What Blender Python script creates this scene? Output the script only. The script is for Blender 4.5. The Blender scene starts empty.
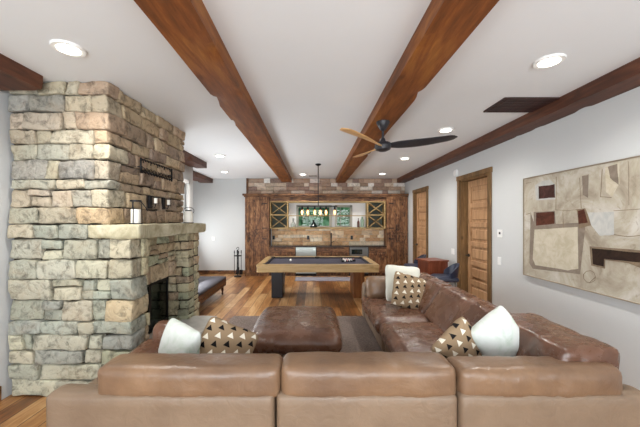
import bpy, bmesh, math, random
from mathutils import Vector, Matrix, Euler, noise
R = math.radians
C = bpy.context.scene.collection
sc = bpy.context.scene

# ------------------------------------------------------------------ camera, world, lights, exposure
CAMZ = 1.66
CEIL = 2.96
XA_ = -3.9
cam_d = bpy.data.cameras.new('camera'); cam = bpy.data.objects.new('camera', cam_d); C.objects.link(cam)
cam.location = (0, 0, CAMZ); cam.rotation_euler = (R(90), 0, 0)
cam_d.sensor_width = 36; cam_d.lens = 16.875
cam_d.shift_x = 7/640; cam_d.shift_y = 7/640
cam_d.clip_start = .05; cam_d.clip_end = 200
sc.camera = cam
sc.view_settings.view_transform = 'Standard'
sc.view_settings.look = 'None'
sc.view_settings.exposure = 0.5
sc.view_settings.gamma = 1
sc.view_settings.use_curve_mapping = False
w = bpy.data.worlds.new('sky'); sc.world = w; w.use_nodes = True
wn = w.node_tree.nodes; wl = w.node_tree.links
bg = wn['Background']; bg.inputs[1].default_value = .6
bg.inputs[0].default_value = (.72, .84, .95, 1)
def light(name, typ, loc, rot, energy, size=None, color=(1, 1, 1), sy=None, spot=None):
    d = bpy.data.lights.new(name, typ); o = bpy.data.objects.new(name, d); C.objects.link(o)
    o.location = loc; o.rotation_euler = rot; d.energy = energy; d.color = color
    if typ == 'AREA':
        d.size = size
        if sy: d.shape = 'RECTANGLE'; d.size_y = sy
    elif typ == 'SUN': d.angle = R(1)
    else: d.shadow_soft_size = size
    if spot: d.spot_size = spot; d.spot_blend = 1
    return o
light('sun', 'SUN', (0, 12, 8), Vector((.6, -.2, -.75)).to_track_quat('-Z', 'Y').to_euler(), 2.2)
# daylight: glazing behind the camera (wall_rear), plus fill lamps added out of view behind the chimney and in the alcove
DAY = (.93, .97, 1)
for X in (-1.85, 0, 1.85):
    light('window_daylight', 'AREA', (X, -2.52, 1.45), (R(120), 0, 0), 92, 1.5, DAY, sy=2.3)
light('window_daylight', 'AREA', (XA_ + .06, 8.0, 1.45), (R(112), 0, R(-90)), 55, 1.9, DAY, sy=2.2)  # added fill lamp on the hidden alcove wall, brightens the far half
light('window_daylight', 'AREA', (-2.66, 5.55, 1.4), (R(112), 0, R(-90)), 85, 1.5, DAY, sy=2.1)  # added fill lamp against the solid left wall, hidden by the chimney
DOWN = 22.0

# ------------------------------------------------------------------ materials
def srgb(c):
    if isinstance(c, str): c = [int(c[i:i+2], 16) for i in (0, 2, 4)]
    return tuple(((v/255)/12.92 if v/255 <= .04045 else ((v/255+.055)/1.055)**2.4) for v in c) + (1,)
class NT:
    def __init__(s, name, rough=.6, metal=0, spec=.5):
        s.m = bpy.data.materials.new(name); s.m.use_nodes = True
        s.t = s.m.node_tree; s.n = s.t.nodes; s.l = s.t.links
        s.b = s.n['Principled BSDF']; s.b.inputs['Roughness'].default_value = rough
        s.b.inputs['Metallic'].default_value = metal
        s.b.inputs['Specular IOR Level'].default_value = spec
    def add(s, t, **k):
        n = s.n.new(t)
        for a, v in k.items(): setattr(n, a, v)
        return n
    def link(s, a, b): s.l.new(a, b)
    def val(s, x, inp):
        if isinstance(x, (int, float, tuple)): inp.default_value = x
        else: s.l.new(x, inp)
    def math(s, op, a, b=None, c=None):
        n = s.add('ShaderNodeMath', operation=op)
        for i, x in enumerate((a, b, c)):
            if x is not None: s.val(x, n.inputs[i])
        return n.outputs[0]
    def coords(s, which='Object', scale=(1, 1, 1), rot=(0, 0, 0)):
        tc = s.add('ShaderNodeTexCoord'); mp = s.add('ShaderNodeMapping')
        mp.inputs['Scale'].default_value = scale; mp.inputs['Rotation'].default_value = rot
        s.link(tc.outputs[which], mp.inputs[0]); return mp.outputs[0]
    def noise(s, vec, scale, detail=4, rough=.55, dist=0):
        n = s.add('ShaderNodeTexNoise'); n.inputs['Scale'].default_value = scale
        n.inputs['Detail'].default_value = detail; n.inputs['Roughness'].default_value = rough
        n.inputs['Distortion'].default_value = dist
        s.link(vec, n.inputs['Vector']); return n.outputs[0]
    def ramp(s, fac, stops):
        r = s.add('ShaderNodeValToRGB'); e = r.color_ramp.elements
        while len(e) < len(stops): e.new(.5)
        for i, (p, c) in enumerate(stops): e[i].position = p; e[i].color = srgb(c) if not isinstance(c, float) else (c, c, c, 1)
        s.val(fac, r.inputs[0]); return r.outputs[0]
    def mix(s, fac, a, b, mode='MIX'):
        n = s.add('ShaderNodeMix', data_type='RGBA', blend_type=mode)
        s.val(fac, n.inputs[0])
        for x, i in ((a, 6), (b, 7)):
            if isinstance(x, str): x = srgb(x)
            s.val(x, n.inputs[i])
        return n.outputs[2]
    def color(s, x):
        if isinstance(x, str): x = srgb(x)
        s.val(x, s.b.inputs['Base Color'])
    def bump(s, h, strength=.3, dist=.01):
        b = s.add('ShaderNodeBump'); b.inputs['Strength'].default_value = strength; b.inputs['Distance'].default_value = dist
        s.link(h, b.inputs['Height']); s.link(b.outputs[0], s.b.inputs['Normal'])
def plain(name, col, rough=.6, metal=0, var=.06, scale=6, bump=0, spec=.5):
    m = NT(name, rough, metal, spec); v = m.coords(); n = m.noise(v, scale)
    c = srgb(col); d = tuple(x*(1-var*2) for x in c[:3])+(1,)
    m.color(m.mix(n, c, d))
    if bump: m.bump(m.noise(v, scale*12), bump, .004)
    return m.m
def wood(name, dark, mid, light_, axis='Y', scale=1.0, rough=.5, knots=True, bump=.25, spec=.4, coarse=1.0):
    m = NT(name, rough, 0, spec)
    s = {'X': (.12, 1, 1), 'Y': (1, .12, 1), 'Z': (1, 1, .12)}[axis]
    v = m.coords('Object', tuple(a*scale for a in s))
    big = m.noise(v, 9*coarse, 3, .6, 1.2); fine = m.noise(v, 55, 4, .7, .4)
    f = m.math('ADD', m.math('MULTIPLY', big, .72), m.math('MULTIPLY', fine, .28))
    c = m.ramp(f, [(.3, dark), (.5, mid), (.7, light_)])
    if knots:
        v2 = m.coords('Object', tuple((a*.35+.45)*scale for a in s)) 
        vo = m.add('ShaderNodeTexVoronoi'); vo.inputs['Scale'].default_value = 5; m.link(v2, vo.inputs['Vector'])
        k = m.ramp(vo.outputs['Distance'], [(.05, 1.0), (.16, 0.0)])
        c = m.mix(m.math('MULTIPLY', k, .75), c, dark)
    m.color(c); m.bump(fine, bump, .004)
    return m.m
M = {}
M['ceiling'] = plain('painted_ceiling', 'e2e4e6', .9, var=.01)
M['wall'] = plain('painted_wall', 'c8caca', .85, var=.012)
M['white'] = plain('white_paint', 'e8e8e6', .5, var=.02)
M['beam'] = wood('stained_beam', '42240f', '7c4720', 'a26a30', 'Y', .9, .6, coarse=.8)
M['beam_dark'] = wood('dark_stained_beam', '2f1a12', '55301f', '70452f', 'Y', 1, .55)
M['door'] = wood('knotty_door', '8f6c4a', 'b48c66', 'c8a47e', 'Z', 1, .5, bump=.1)
M['casing'] = wood('door_casing', '4f3a22', '745735', '927148', 'Z', 1.2, .6)
def rustic(name, axis):
    m = NT(name, .5, 0, .35); sc3 = {'X': (.09, 1, 1), 'Z': (1, 1, .09)}[axis]
    v = m.coords('Object', sc3); g = m.noise(v, 16, 5, .7, 1.5); f = m.noise(v, 60, 4, .7)
    v2 = m.coords('Object', tuple(a*.45+.55 for a in sc3)); blot = m.noise(v2, 6.5, 4, .65, 1.2)
    x = m.math('ADD', m.math('ADD', m.math('MULTIPLY', g, .42), m.math('MULTIPLY', blot, .38)), m.math('MULTIPLY', f, .2))
    c = m.ramp(x, [(.36, '1e120b'), (.45, '4e3120'), (.53, '7d5637'), (.64, 'a87f5a')])
    vo = m.add('ShaderNodeTexVoronoi'); vo.inputs['Scale'].default_value = 7; m.link(v2, vo.inputs['Vector'])
    c = m.mix(m.math('MULTIPLY', m.ramp(vo.outputs['Distance'], [(.06, 1.0), (.2, 0.0)]), .85), c, '1c100a')
    m.color(c); m.bump(f, .3, .004); return m.m
M['cabinet'] = rustic('rustic_cabinet', 'Z'); M['cabinet_h'] = rustic('rustic_cabinet_rail', 'X')
M['rackwood'] = wood('rack_wood', '75603c', 'a08658', 'bda47a', 'X', 1.4, .6)
M['tablewood'] = wood('pale_table_wood', '8a7048', 'a98c5e', 'bea278', 'X', 1.0, .4, bump=.08)
M['legwood'] = wood('table_leg_wood', '4e2c14', '7a4a24', '9a6636', 'Z', 1.0, .45)
M['redwood'] = wood('red_wood', '55291a', '773f2b', '8a4f3a', 'Z', 1.2, .35, bump=.05, knots=False)
M['bench'] = wood('bench_wood', '24110a', '432317', '5e3524', 'Y', 1.2, .4)
M['fanwood'] = wood('fan_wood', 'b48652', 'd8ab74', 'e6c090', 'X', 1.5, .4, knots=False, bump=.02)
M['rackback'] = plain('rack_back_paint', '4d5346', .6, 0, .1)
M['black'] = plain('black_iron', '17171a', .45, .4, .02)
M['fanblack'] = plain('fan_black', '26262b', .45, 0, .02)
M['blackleg'] = plain('black_paint', '1b1b20', .4, 0, .02)
M['steel'] = plain('stainless_steel', 'b9c0bd', .28, .85, .03)
M['darksteel'] = plain('dark_steel', '70706e', .35, .8, .04)
M['darkglass'] = plain('dark_glass', '16201f', .06, 0, .01)
M['felt'] = plain('table_cloth', '42404f', .95, 0, .05, 30)
M['feltdark'] = plain('rail_cloth', '25232e', .9, 0, .03, 30)
M['counter'] = plain('counter_stone', '3c3530', .2, 0, .2, 20)
M['navy'] = plain('navy_leather', '232a40', .4, 0, .05, 10, .2)
M['benchleather'] = plain('charcoal_leather', '3c3940', .8, 0, .06, 8, .2)
M['candle'] = plain('candle_wax', 'ece9e0', .5, 0, .02)
M['ball'] = plain('billiard_ball', 'f4f2ee', .1, 0, .01)
M['ballpink'] = plain('billiard_ball_pink', 'c98f8c', .1, 0, .01)
M['frame'] = plain('picture_frame', '9a8c78', .4, .3, .06)
M['hatch'] = wood('hatch_wood', '1c0c0b', '2f1815', '43241f', 'Y', 1.2, .6)
M['mortar'] = plain('mortar', '453e33', .95, 0, .2, 20)
M['mortar_pale'] = plain('mortar_pale', '5c4636', .95, 0, .2, 20)
M['whitepillow'] = None
M['mat'] = plain('floor_mat', '8f8c96', .9, 0, .05, 30)
# leather
def leather(name, a, b, rough):
    m = NT(name, rough, 0, .5); v = m.coords()
    n = m.noise(v, 3.5, 5, .6); f = m.noise(v, 90, 3, .6)
    m.color(m.ramp(n, [(.3, a), (.7, b)]))
    rr = m.ramp(m.noise(v, 7, 4, .6), [(.3, rough-.08), (.7, rough+.1)])
    m.link(rr, m.b.inputs['Roughness'])
    wr = m.noise(m.coords('Object', (1, 1.4, 1)), 8, 4, .55, 2.2)
    m.bump(m.math('ADD', m.math('MULTIPLY', f, .12), wr), .2, .02)
    return m.m
M['leather'] = leather('brown_leather', '4e3428', '71503e', .26)
M['leather_back'] = leather('tan_leather', '6a5240', '86694f', .36)
M['leather_panel'] = leather('panel_leather', '75614f', '85705b', .46)
def glass(name, tint=(1, 1, 1, 1), refl=.12):
    m = NT(name); m.n.remove(m.b)
    t = m.add('ShaderNodeBsdfTransparent'); t.inputs[0].default_value = tint
    g = m.add('ShaderNodeBsdfGlossy'); g.inputs['Roughness'].default_value = .02
    mx = m.add('ShaderNodeMixShader'); mx.inputs[0].default_value = refl
    m.link(t.outputs[0], mx.inputs[1]); m.link(g.outputs[0], mx.inputs[2])
    m.link(mx.outputs[0], m.n['Material Output'].inputs[0]); return m.m
M['glass'] = glass('clear_glass', refl=.012)
M['fireglass'] = glass('firebox_glass', (.35, .45, .42, 1), .12)
def emit(name, col, s):
    m = NT(name); m.b.inputs['Emission Color'].default_value = srgb(col); m.b.inputs['Emission Strength'].default_value = s
    m.color(col); return m.m
M['lamp'] = emit('lamp_lens', 'fffaf0', 6)
M['bulb'] = emit('bulb_glow', 'ffc07a', 3)
# stone: per-stone own colour in attribute Col
def stone(name, rough=.85, bump=.5, spec=.3, amt=.22, dk=.36):
    m = NT(name, rough, 0, spec); v = m.coords()
    a = m.add('ShaderNodeAttribute'); a.attribute_name = 'Col'
    n = m.noise(v, 11, 7, .7, .6); n2 = m.noise(v, 4.5, 5, .6, .5); n3 = m.noise(v, 28, 5, .7)
    dark = m.mix(1.0, a.outputs['Color'], (dk, dk, dk, 1), 'MULTIPLY')
    lite = m.mix(.45, a.outputs['Color'], 'dcd8c8')
    c = m.mix(m.ramp(n, [(.36, .9), (.52, 0.0)]), a.outputs['Color'], dark)
    c = m.mix(m.ramp(n3, [(.55, 0.0), (.72, .6)]), c, lite)
    c2 = m.mix(m.math('MULTIPLY', m.ramp(n2, [(.5, 0.0), (.7, 1.0)]), amt), c, 'a88a66')
    m.color(c2); m.bump(m.math('ADD', n, m.math('MULTIPLY', m.noise(v, 45, 5, .65), .6)), bump*1.6, .025)
    return m.m
M['stone'] = stone('field_stone'); M['splash'] = stone('rough_block', .45, .4, .5, .2, .6)
M['slab'] = plain('hearth_flagstone', 'c6c4bc', .8, 0, .2, 8, .5)
m = NT('mantel_stone', .85); v = m.coords(); n = m.noise(v, 5, 6, .65, .5)
m.color(m.ramp(n, [(.3, '8f8668'), (.5, 'b9b194'), (.68, 'cfc9b0')])); m.bump(m.noise(v, 22, 6, .7), .6, .02); M['mantel'] = m.m
# floor planks
m = NT('plank_floor', .36, 0, .5)
v = m.coords('Object', (1, 1, 1), (0, 0, R(90)))
br = m.add('ShaderNodeTexBrick'); br.offset = .37; br.inputs['Scale'].default_value = 1
br.inputs['Brick Width'].default_value = 1.7; br.inputs['Row Height'].default_value = .17
br.inputs['Mortar Size'].default_value = .004; br.inputs['Color1'].default_value = (0, 0, 0, 1); br.inputs['Color2'].default_value = (1, 1, 1, 1)
br.inputs['Mortar'].default_value = (.2, .2, .2, 1); br.inputs['Bias'].default_value = 0
m.link(v, br.inputs['Vector'])
v2 = m.coords('Object', (1, .1, 1)); fine = m.noise(v2, 22, 6, .7, .8); big = m.noise(m.coords('Object', (1, .35, 1)), 3.2, 4, .6, .8)
f = m.math('ADD', m.math('ADD', m.math('MULTIPLY', br.outputs['Color'], .22), m.math('MULTIPLY', fine, .5)), m.math('MULTIPLY', big, .32))
c = m.ramp(f, [(.32, '462a16'), (.45, '83542c'), (.55, 'a87a49'), (.7, 'caa678')])
c = m.mix(br.outputs['Fac'], c, '2a150a'); m.color(c); m.bump(fine, .12, .004); M['floor'] = m.m
# rug
m = NT('shag_rug', .95, 0, .1); v = m.coords(); n = m.noise(v, 45, 4, .7); n2 = m.noise(v, 5, 3)
m.color(m.mix(m.ramp(n2, [(.35, 0.0), (.65, .6)]), m.ramp(n, [(.3, '584c46'), (.7, '9c8e85')]), '8a7a72')); m.bump(n, 1, .03); M['rug'] = m.m
# pillows
m = NT('pale_pillow_fabric', .9, 0, .1); v = m.coords(); n = m.noise(v, 9, 4, .6, 1)
m.color(m.ramp(n, [(.42, 'd3d8d4'), (.6, 'c6cfc6'), (.75, 'a9bcaa')])); m.bump(m.noise(v, 120), .15, .004); M['greenpillow'] = m.m
m = NT('ivory_pillow_fabric', .95, 0, .1); v = m.coords()
wv = m.add('ShaderNodeTexWave'); wv.inputs['Scale'].default_value = 22; wv.bands_direction = 'X'; m.link(v, wv.inputs[0])
m.color(m.mix(wv.outputs['Fac'], 'd2d3c6', 'e0e0d6')); m.bump(wv.outputs['Fac'], .3, .005); M['whitepillow'] = m.m
m = NT('triangle_pillow_fabric', .95, 0, .1)
uv = m.add('ShaderNodeUVMap'); uv.uv_map = 'UVMap'; sp = m.add('ShaderNodeSeparateXYZ'); m.link(uv.outputs[0], sp.inputs[0])
NX, NY = 5.0, 7.0
ux = m.math('MULTIPLY', sp.outputs[0], NX); col = m.math('FLOOR', ux)
uy = m.math('ADD', m.math('MULTIPLY', sp.outputs[1], NY), m.math('MULTIPLY', col, .5)); row = m.math('FLOOR', uy)
fx = m.math('ABSOLUTE', m.math('SUBTRACT', m.math('FRACT', ux), .5)); fy = m.math('FRACT', uy)
inside = m.math('MULTIPLY', m.math('LESS_THAN', fx, m.math('MULTIPLY', m.math('SUBTRACT', .85, fy), .44)), m.math('GREATER_THAN', fy, .18))
par = m.math('MODULO', m.math('ABSOLUTE', m.math('ADD', row, col)), 2)
tric = m.mix(par, 'e4dfd0', '1c1a1b'); m.color(m.mix(inside, '927d64', tric)); M['tripillow'] = m.m
# leaves
m = NT('foliage', .6); v = m.coords(); n = m.noise(v, 3, 3)
m.color(m.ramp(n, [(.35, '3f7a48'), (.65, '86c090')])); M['leaf'] = m.m
M['bark'] = plain('bark', '5a4a3a', .9, 0, .2)
M['grass'] = plain('lawn', '6f9a58', .9, 0, .2)

# ------------------------------------------------------------------ mesh helpers
def tag(o, label=None, cat=None, group=None, kind=None):
    if label: o['label'] = label
    if cat: o['category'] = cat
    if group: o['group'] = group
    if kind: o['kind'] = kind
    return o
def thing(name, label, cat, loc=(0, 0, 0), rotz=0, group=None):
    o = bpy.data.objects.new(name, None); C.objects.link(o); o.empty_display_size = .1
    o.location = loc; o.rotation_euler = (0, 0, rotz); return tag(o, label, cat, group)
def obj(name, bm, mat, parent=None, smooth=False, world=True, label=None, auto=None):
    """world=True: the mesh was drawn in world coordinates, bring it into the parent's frame"""
    me = bpy.data.meshes.new(name)
    if parent is not None and world:
        T = Matrix.LocRotScale(parent.location, parent.rotation_euler, None)
        p = parent.parent
        while p is not None:
            T = Matrix.LocRotScale(p.location, p.rotation_euler, None) @ T; p = p.parent
        bmesh.ops.transform(bm, matrix=T.inverted(), verts=bm.verts)
    bmesh.ops.recalc_face_normals(bm, faces=bm.faces)
    if smooth:
        for f in bm.faces: f.smooth = True
    bm.to_mesh(me); bm.free()
    for mm in (mat if isinstance(mat, (list, tuple)) else [mat]): me.materials.append(mm)
    if auto is not None: me.set_sharp_from_angle(angle=R(auto))
    o = bpy.data.objects.new(name, me); C.objects.link(o)
    if parent is not None: o.parent = parent
    if label: o['label'] = label
    return o
def solo(name, bm, mat, label, cat, group=None, base=None, **k):
    """a single-mesh thing whose origin sits at its base"""
    if base is None:
        xs = [v.co.x for v in bm.verts]; ys = [v.co.y for v in bm.verts]; zs = [v.co.z for v in bm.verts]
        base = ((min(xs)+max(xs))/2, (min(ys)+max(ys))/2, min(zs))
    bmesh.ops.translate(bm, vec=-Vector(base), verts=bm.verts)
    o = obj(name, bm, mat, None, **k); o.location = base; return tag(o, label, cat, group)
def struct(name, bm, mat, **k): return tag(obj(name, bm, mat, None, **k), kind='structure')
def B(): return bmesh.new()
def box(bm, x0, x1, y0, y1, z0, z1, bev=0, seg=1, mi=0, M4=None):
    r = bmesh.ops.create_cube(bm, size=1)['verts']
    bmesh.ops.scale(bm, vec=(x1-x0, y1-y0, z1-z0), verts=r)
    bmesh.ops.translate(bm, vec=((x0+x1)/2, (y0+y1)/2, (z0+z1)/2), verts=r)
    fs = list({f for v in r for f in v.link_faces})
    for f in fs: f.material_index = mi
    if bev:
        es = list({e for v in r for e in v.link_edges})
        q = bmesh.ops.bevel(bm, geom=es, offset=bev, segments=seg, affect='EDGES', profile=.5)
        r = list({v for f in q['faces'] for v in f.verts} | {v for v in r if v.is_valid})
        for f in q['faces']: f.material_index = mi
    if M4 is not None: bmesh.ops.transform(bm, matrix=M4, verts=r)
    return bm
def cyl(bm, p0, p1, r0, r1=None, seg=16, cap=True):
    p0, p1 = Vector(p0), Vector(p1); d = p1-p0
    q = bmesh.ops.create_cone(bm, cap_ends=cap, segments=seg, radius1=r0, radius2=r0 if r1 is None else r1, depth=d.length)
    T = Matrix.Translation((p0+p1)/2) @ d.to_track_quat('Z', 'Y').to_matrix().to_4x4()
    bmesh.ops.transform(bm, matrix=T, verts=q['verts']); return bm
def tube(bm, pts, r, seg=8, closed=False):
    pts = [Vector(p) for p in pts]; rings = []; n = len(pts)
    for i, p in enumerate(pts):
        a = pts[(i-1) % n] if (closed or i > 0) else p; b = pts[(i+1) % n] if (closed or i < n-1) else p
        q = (b-a).normalized().to_track_quat('Z', 'Y')
        rr = r[i] if isinstance(r, (list, tuple)) else r
        rings.append([bm.verts.new(p + q @ Vector((math.cos(2*math.pi*k/seg)*rr, math.sin(2*math.pi*k/seg)*rr, 0))) for k in range(seg)])
    for i in range(n if closed else n-1):
        A, Bq = rings[i], rings[(i+1) % n]
        # align
        off = min(range(seg), key=lambda o: (A[0].co-Bq[o].co).length)
        for k in range(seg):
            bm.faces.new((A[k], A[(k+1) % seg], Bq[(k+1+off) % seg], Bq[(k+off) % seg]))
    if not closed:
        bm.faces.new(rings[0][::-1]); bm.faces.new(rings[-1])
    return bm
def lathe(bm, prof, c=(0, 0, 0), seg=20):
    rings = []
    for r, z in prof:
        rings.append([bm.verts.new((c[0]+r*math.cos(2*math.pi*k/seg), c[1]+r*math.sin(2*math.pi*k/seg), c[2]+z)) for k in range(seg)])
    for A, Bq in zip(rings, rings[1:]):
        for k in range(seg): bm.faces.new((A[k], A[(k+1) % seg], Bq[(k+1) % seg], Bq[k]))
    bm.faces.new(rings[0][::-1]); bm.faces.new(rings[-1]); return bm
def prism(bm, pts, z0, z1, mi=0):
    a = [bm.verts.new((x, y, z0)) for x, y in pts]; b = [bm.verts.new((x, y, z1)) for x, y in pts]
    fs = [bm.faces.new(a[::-1]), bm.faces.new(b)]
    for i in range(len(pts)):
        j = (i+1) % len(pts); fs.append(bm.faces.new((a[i], a[j], b[j], b[i])))
    for f in fs: f.material_index = mi
    return bm
def gridbox(bm, lo, hi, step, fn, edge=0):
    """a subdivided box surface; fn maps each surface point"""
    lo, hi = Vector(lo), Vector(hi); d = hi-lo
    n = [max(2, int(round(d[i]/step[i] if isinstance(step, (tuple, list)) else d[i]/step))) for i in range(3)]
    if edge: n = [x+2 for x in n]
    def at(a, i):
        if not edge: return lo[a]+d[a]*i/n[a]
        e = min(edge, d[a]*.3)
        return lo[a] if i == 0 else hi[a] if i == n[a] else lo[a]+e+(d[a]-2*e)*(i-1)/(n[a]-2)
    V = {}
    def vert(i, j, k):
        if (i, j, k) not in V:
            p = Vector((at(0, i), at(1, j), at(2, k)))
            V[(i, j, k)] = bm.verts.new(fn(p))
        return V[(i, j, k)]
    F = []
    for i in range(n[0]):
        for j in range(n[1]):
            for k in (0, n[2]):
                q = [vert(i, j, k), vert(i+1, j, k), vert(i+1, j+1, k), vert(i, j+1, k)]
                F.append(bm.faces.new(q if k else q[::-1]))
    for i in range(n[0]):
        for k in range(n[2]):
            for j in (0, n[1]):
                q = [vert(i, j, k), vert(i+1, j, k), vert(i+1, j, k+1), vert(i, j, k+1)]
                F.append(bm.faces.new(q[::-1] if j else q))
    for j in range(n[1]):
        for k in range(n[2]):
            for i in (0, n[0]):
                q = [vert(i, j, k), vert(i, j+1, k), vert(i, j+1, k+1), vert(i, j, k+1)]
                F.append(bm.faces.new(q if i else q[::-1]))
    return F
def rounder(lo, hi, r):
    lo, hi = Vector(lo), Vector(hi)
    def f(p):
        q = Vector([min(max(p[i], lo[i]+r), hi[i]-r) for i in range(3)]); d = p-q
        return q + d.normalized()*min(r, d.length) if d.length > 1e-6 else p
    return f
def rbox(bm, x0, x1, y0, y1, z0, z1, r=.03, step=.06, wob=.004, seed=0):
    lo, hi = (x0, y0, z0), (x1, y1, z1); rd = rounder(lo, hi, r)
    def fn(p):
        q = rd(p); s = Vector((seed*3.1, seed*1.7, 0))
        return q + noise.noise_vector(q*4+s)*wob
    # finer rows near the edges: warp param
    def warp(p):
        out = []
        for i in range(3):
            L = hi[i]-lo[i]; t = (p[i]-lo[i])/L; e = min(.45, r/L)
            t = t*t*(3-2*t)*.5 + t*.5
            out.append(lo[i]+L*t)
        return fn(Vector(out))
    gridbox(bm, lo, hi, step, warp); return bm
def cushion(bm, x0, x1, y0, y1, z0, z1, r=.07, puff=.03, axis='Z', wr=.006, seams=(), seam_axis=0, seed=0, step=.035):
    lo, hi = (x0, y0, z0), (x1, y1, z1); rd = rounder(lo, hi, r)
    c = (Vector(lo)+Vector(hi))/2; h = (Vector(hi)-Vector(lo))/2; s = Vector((seed*5.3, seed*2.9, seed))
    ai = 'XYZ'.index(axis); o1, o2 = [i for i in range(3) if i != ai]
    def fn(p):
        q = rd(p); t = [(q[i]-c[i])/h[i] for i in range(3)]
        f = (1-t[o1]**4)*(1-t[o2]**4)
        q = q.copy(); q[ai] += t[ai]*puff*f
        for i in (o1, o2): q[i] += t[i]*puff*.5*(1-t[ai]**2)*(1-t[o2 if i == o1 else o1]**4)
        n = noise.noise_vector(q*5+s)*wr*1.3 + noise.noise_vector(Vector((q.x*14, q.y*14, q.z*14))+s)*wr*.35
        # pinched creases that fan out from the seams
        cr = abs(noise.noise(Vector((q.x*7+q.y*3, q.y*6-q.x*2, q.z*5))+s)); q += (q-c).normalized()*(-wr*1.3*max(0, .12-cr)/.12)
        for sx in seams:
            dd = abs(q[seam_axis]-sx)
            if dd < .03: q -= (q-c).normalized()*.006*(1-dd/.03)
        return q+n
    gridbox(bm, lo, hi, step, fn); return bm
def wallplane(name, segs, mat):
    bm = B()
    for s in segs: box(bm, *s)
    return struct(name, bm, mat)

# ------------------------------------------------------------------ room
XR, XL, YB, YR = 2.85, -2.88, 9.35, -2.6
XA = -3.9            # alcove wall
bm = B(); box(bm, XA-.2, XR+.2, YR-.2, YB+.2, -.1, 0); struct('floor', bm, M['floor'])
bm = B(); box(bm, XA-.2, XR+.2, YR-.2, YB+.2, CEIL, CEIL+.1); struct('ceiling', bm, M['ceiling'])
D1 = (4.86, 5.80); D2 = (7.49, 8.40); DH = 2.43
wallplane('wall_right', [(XR, XR+.2, YR-.2, D1[0], 0, CEIL), (XR, XR+.2, D1[1], D2[0], 0, CEIL), (XR, XR+.2, D2[1], YB+.2, 0, CEIL),
                         (XR, XR+.2, D1[0], D1[1], DH, CEIL), (XR, XR+.2, D2[0], D2[1], DH, CEIL)], M['wall'])
wallplane('wall_left', [(XL-.2, XL, YR-.2, 4.5, 0, CEIL), (-2.9, -2.69, 4.5, 6.72, 0, CEIL)], M['wall'])
wallplane('wall_alcove', [(XA-.2, XA, 6.5, YB+.2, 0, CEIL), (XA, -2.9, 6.5, 6.72, 0, CEIL)], M['wall'])
W1 = (-.50, .56); W2 = (.70, 1.20); WZ = (1.46, 2.12)
wallplane('wall_back', [(XA-.2, W1[0], YB, YB+.2, 0, CEIL), (W1[1], W2[0], YB, YB+.2, WZ[0], WZ[1]), (W2[1], XR+.2, YB, YB+.2, 0, CEIL),
                        (W1[0], W2[1], YB, YB+.2, 0, WZ[0]), (W1[0], W2[1], YB, YB+.2, WZ[1], CEIL)], M['wall'])
segs = [(XA-.2, XR+.2, YR-.2, YR, 0, .25), (XA-.2, XR+.2, YR-.2, YR, 2.65, CEIL)]
for a, b in ((XA-.2, -2.65), (-1.05, -.8), (.8, 1.05), (2.65, XR+.2)): segs.append((a, b, YR-.2, YR, .25, 2.65))
wallplane('wall_rear', segs, M['wall'])
def glazing(n, lo, hi, ax):
    r = bpy.data.objects.new('window_%d' % n, None); C.objects.link(r); r.location = lo; tag(r, kind='structure')
    bm = B(); d = .05
    a0, a1 = (lo[ax], hi[ax]); z0, z1 = lo[2], hi[2]
    for u0, u1, v0, v1 in ((a0, a0+.07, z0, z1), (a1-.07, a1, z0, z1), (a0, a1, z0, z0+.07), (a0, a1, z1-.07, z1), ((a0+a1)/2-.02, (a0+a1)/2+.02, z0, z1), (a0, a1, (z0+z1)/2-.02, (z0+z1)/2+.02)):
        if ax == 0: box(bm, u0, u1, lo[1], lo[1]+d, v0, v1)
        else: box(bm, lo[0], lo[0]+d, u0, u1, v0, v1)
    obj('window_frame', bm, M['white'], r)
for k, X in enumerate((-1.85, 0, 1.85)): glazing(3+k, (X-.8, YR+.09, .25), (X+.8, YR+.09, 2.65), 0)
glazing(6, (XA+.07, 7.0, .3), (XA+.07, 9.0, 2.6), 1); glazing(7, (-2.65, 4.75, .3), (-2.65, 6.35, 2.5), 1)  # both frames are made up and unseen, set around the added fill lamps
bm = B(); box(bm, XA, -2.07, YB-.02, YB, 0, .11, .004); struct('baseboard_back', bm, M['cabinet_h'])
bm = B()
for a, b in ((YR, D1[0]-.1), (D1[1]+.1, D2[0]-.1), (D2[1]+.1, YB-.4)): box(bm, XR-.018, XR, a, b, 0, .12, .004)
struct('baseboard_right', bm, M['casing'])
bm = B(); box(bm, -2.69, -2.67, 4.5, 6.72, 0, .12, .004); box(bm, XL, XL+.018, YR, 2.76, 0, .14, .004); struct('baseboard_left', bm, M['cabinet_h'])

def wobbeam(x0, x1, y0, y1, z0, z1, seed, wob=.006):
    bm = B(); s = Vector((seed*7.7, 0, seed))
    def fn(p):
        q = p.copy(); k = 1 if p.z < z1-.001 else 0
        n = noise.noise_vector(Vector((p.x*3, p.y*1.3, p.z*3))+s)*wob*k
        ch = .0
        # hand-hewn nicks along the lower arrises
        e = min(abs(p.x-x0), abs(p.x-x1))
        if p.z < z0+.001 and e < .001:
            v = noise.noise(Vector((p.y*3.1+p.x*9, seed, 0)))
            if v > .28: q.z += .03*(v-.28)*4; q.x += (.02 if abs(p.x-x0) < .01 else -.02)*(v-.28)*4
        return q+n
    gridbox(bm, (x0, y0, z0), (x1, y1, z1), (.08, .07, .06), fn); return bm
ZB = CAMZ+1.17
for i, (a, b, l) in enumerate(((-.95, -.655, 'left of the two broad brown ceiling beams running down the room'), (.70, .99, 'broad brown ceiling beam from which the ceiling fan hangs'))):
    solo('ceiling_beam', wobbeam(a, b, YR, YB, ZB, CEIL, i+1), M['beam'], l, 'beam', 'broad stained ceiling beams', auto=35, smooth=True)
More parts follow.
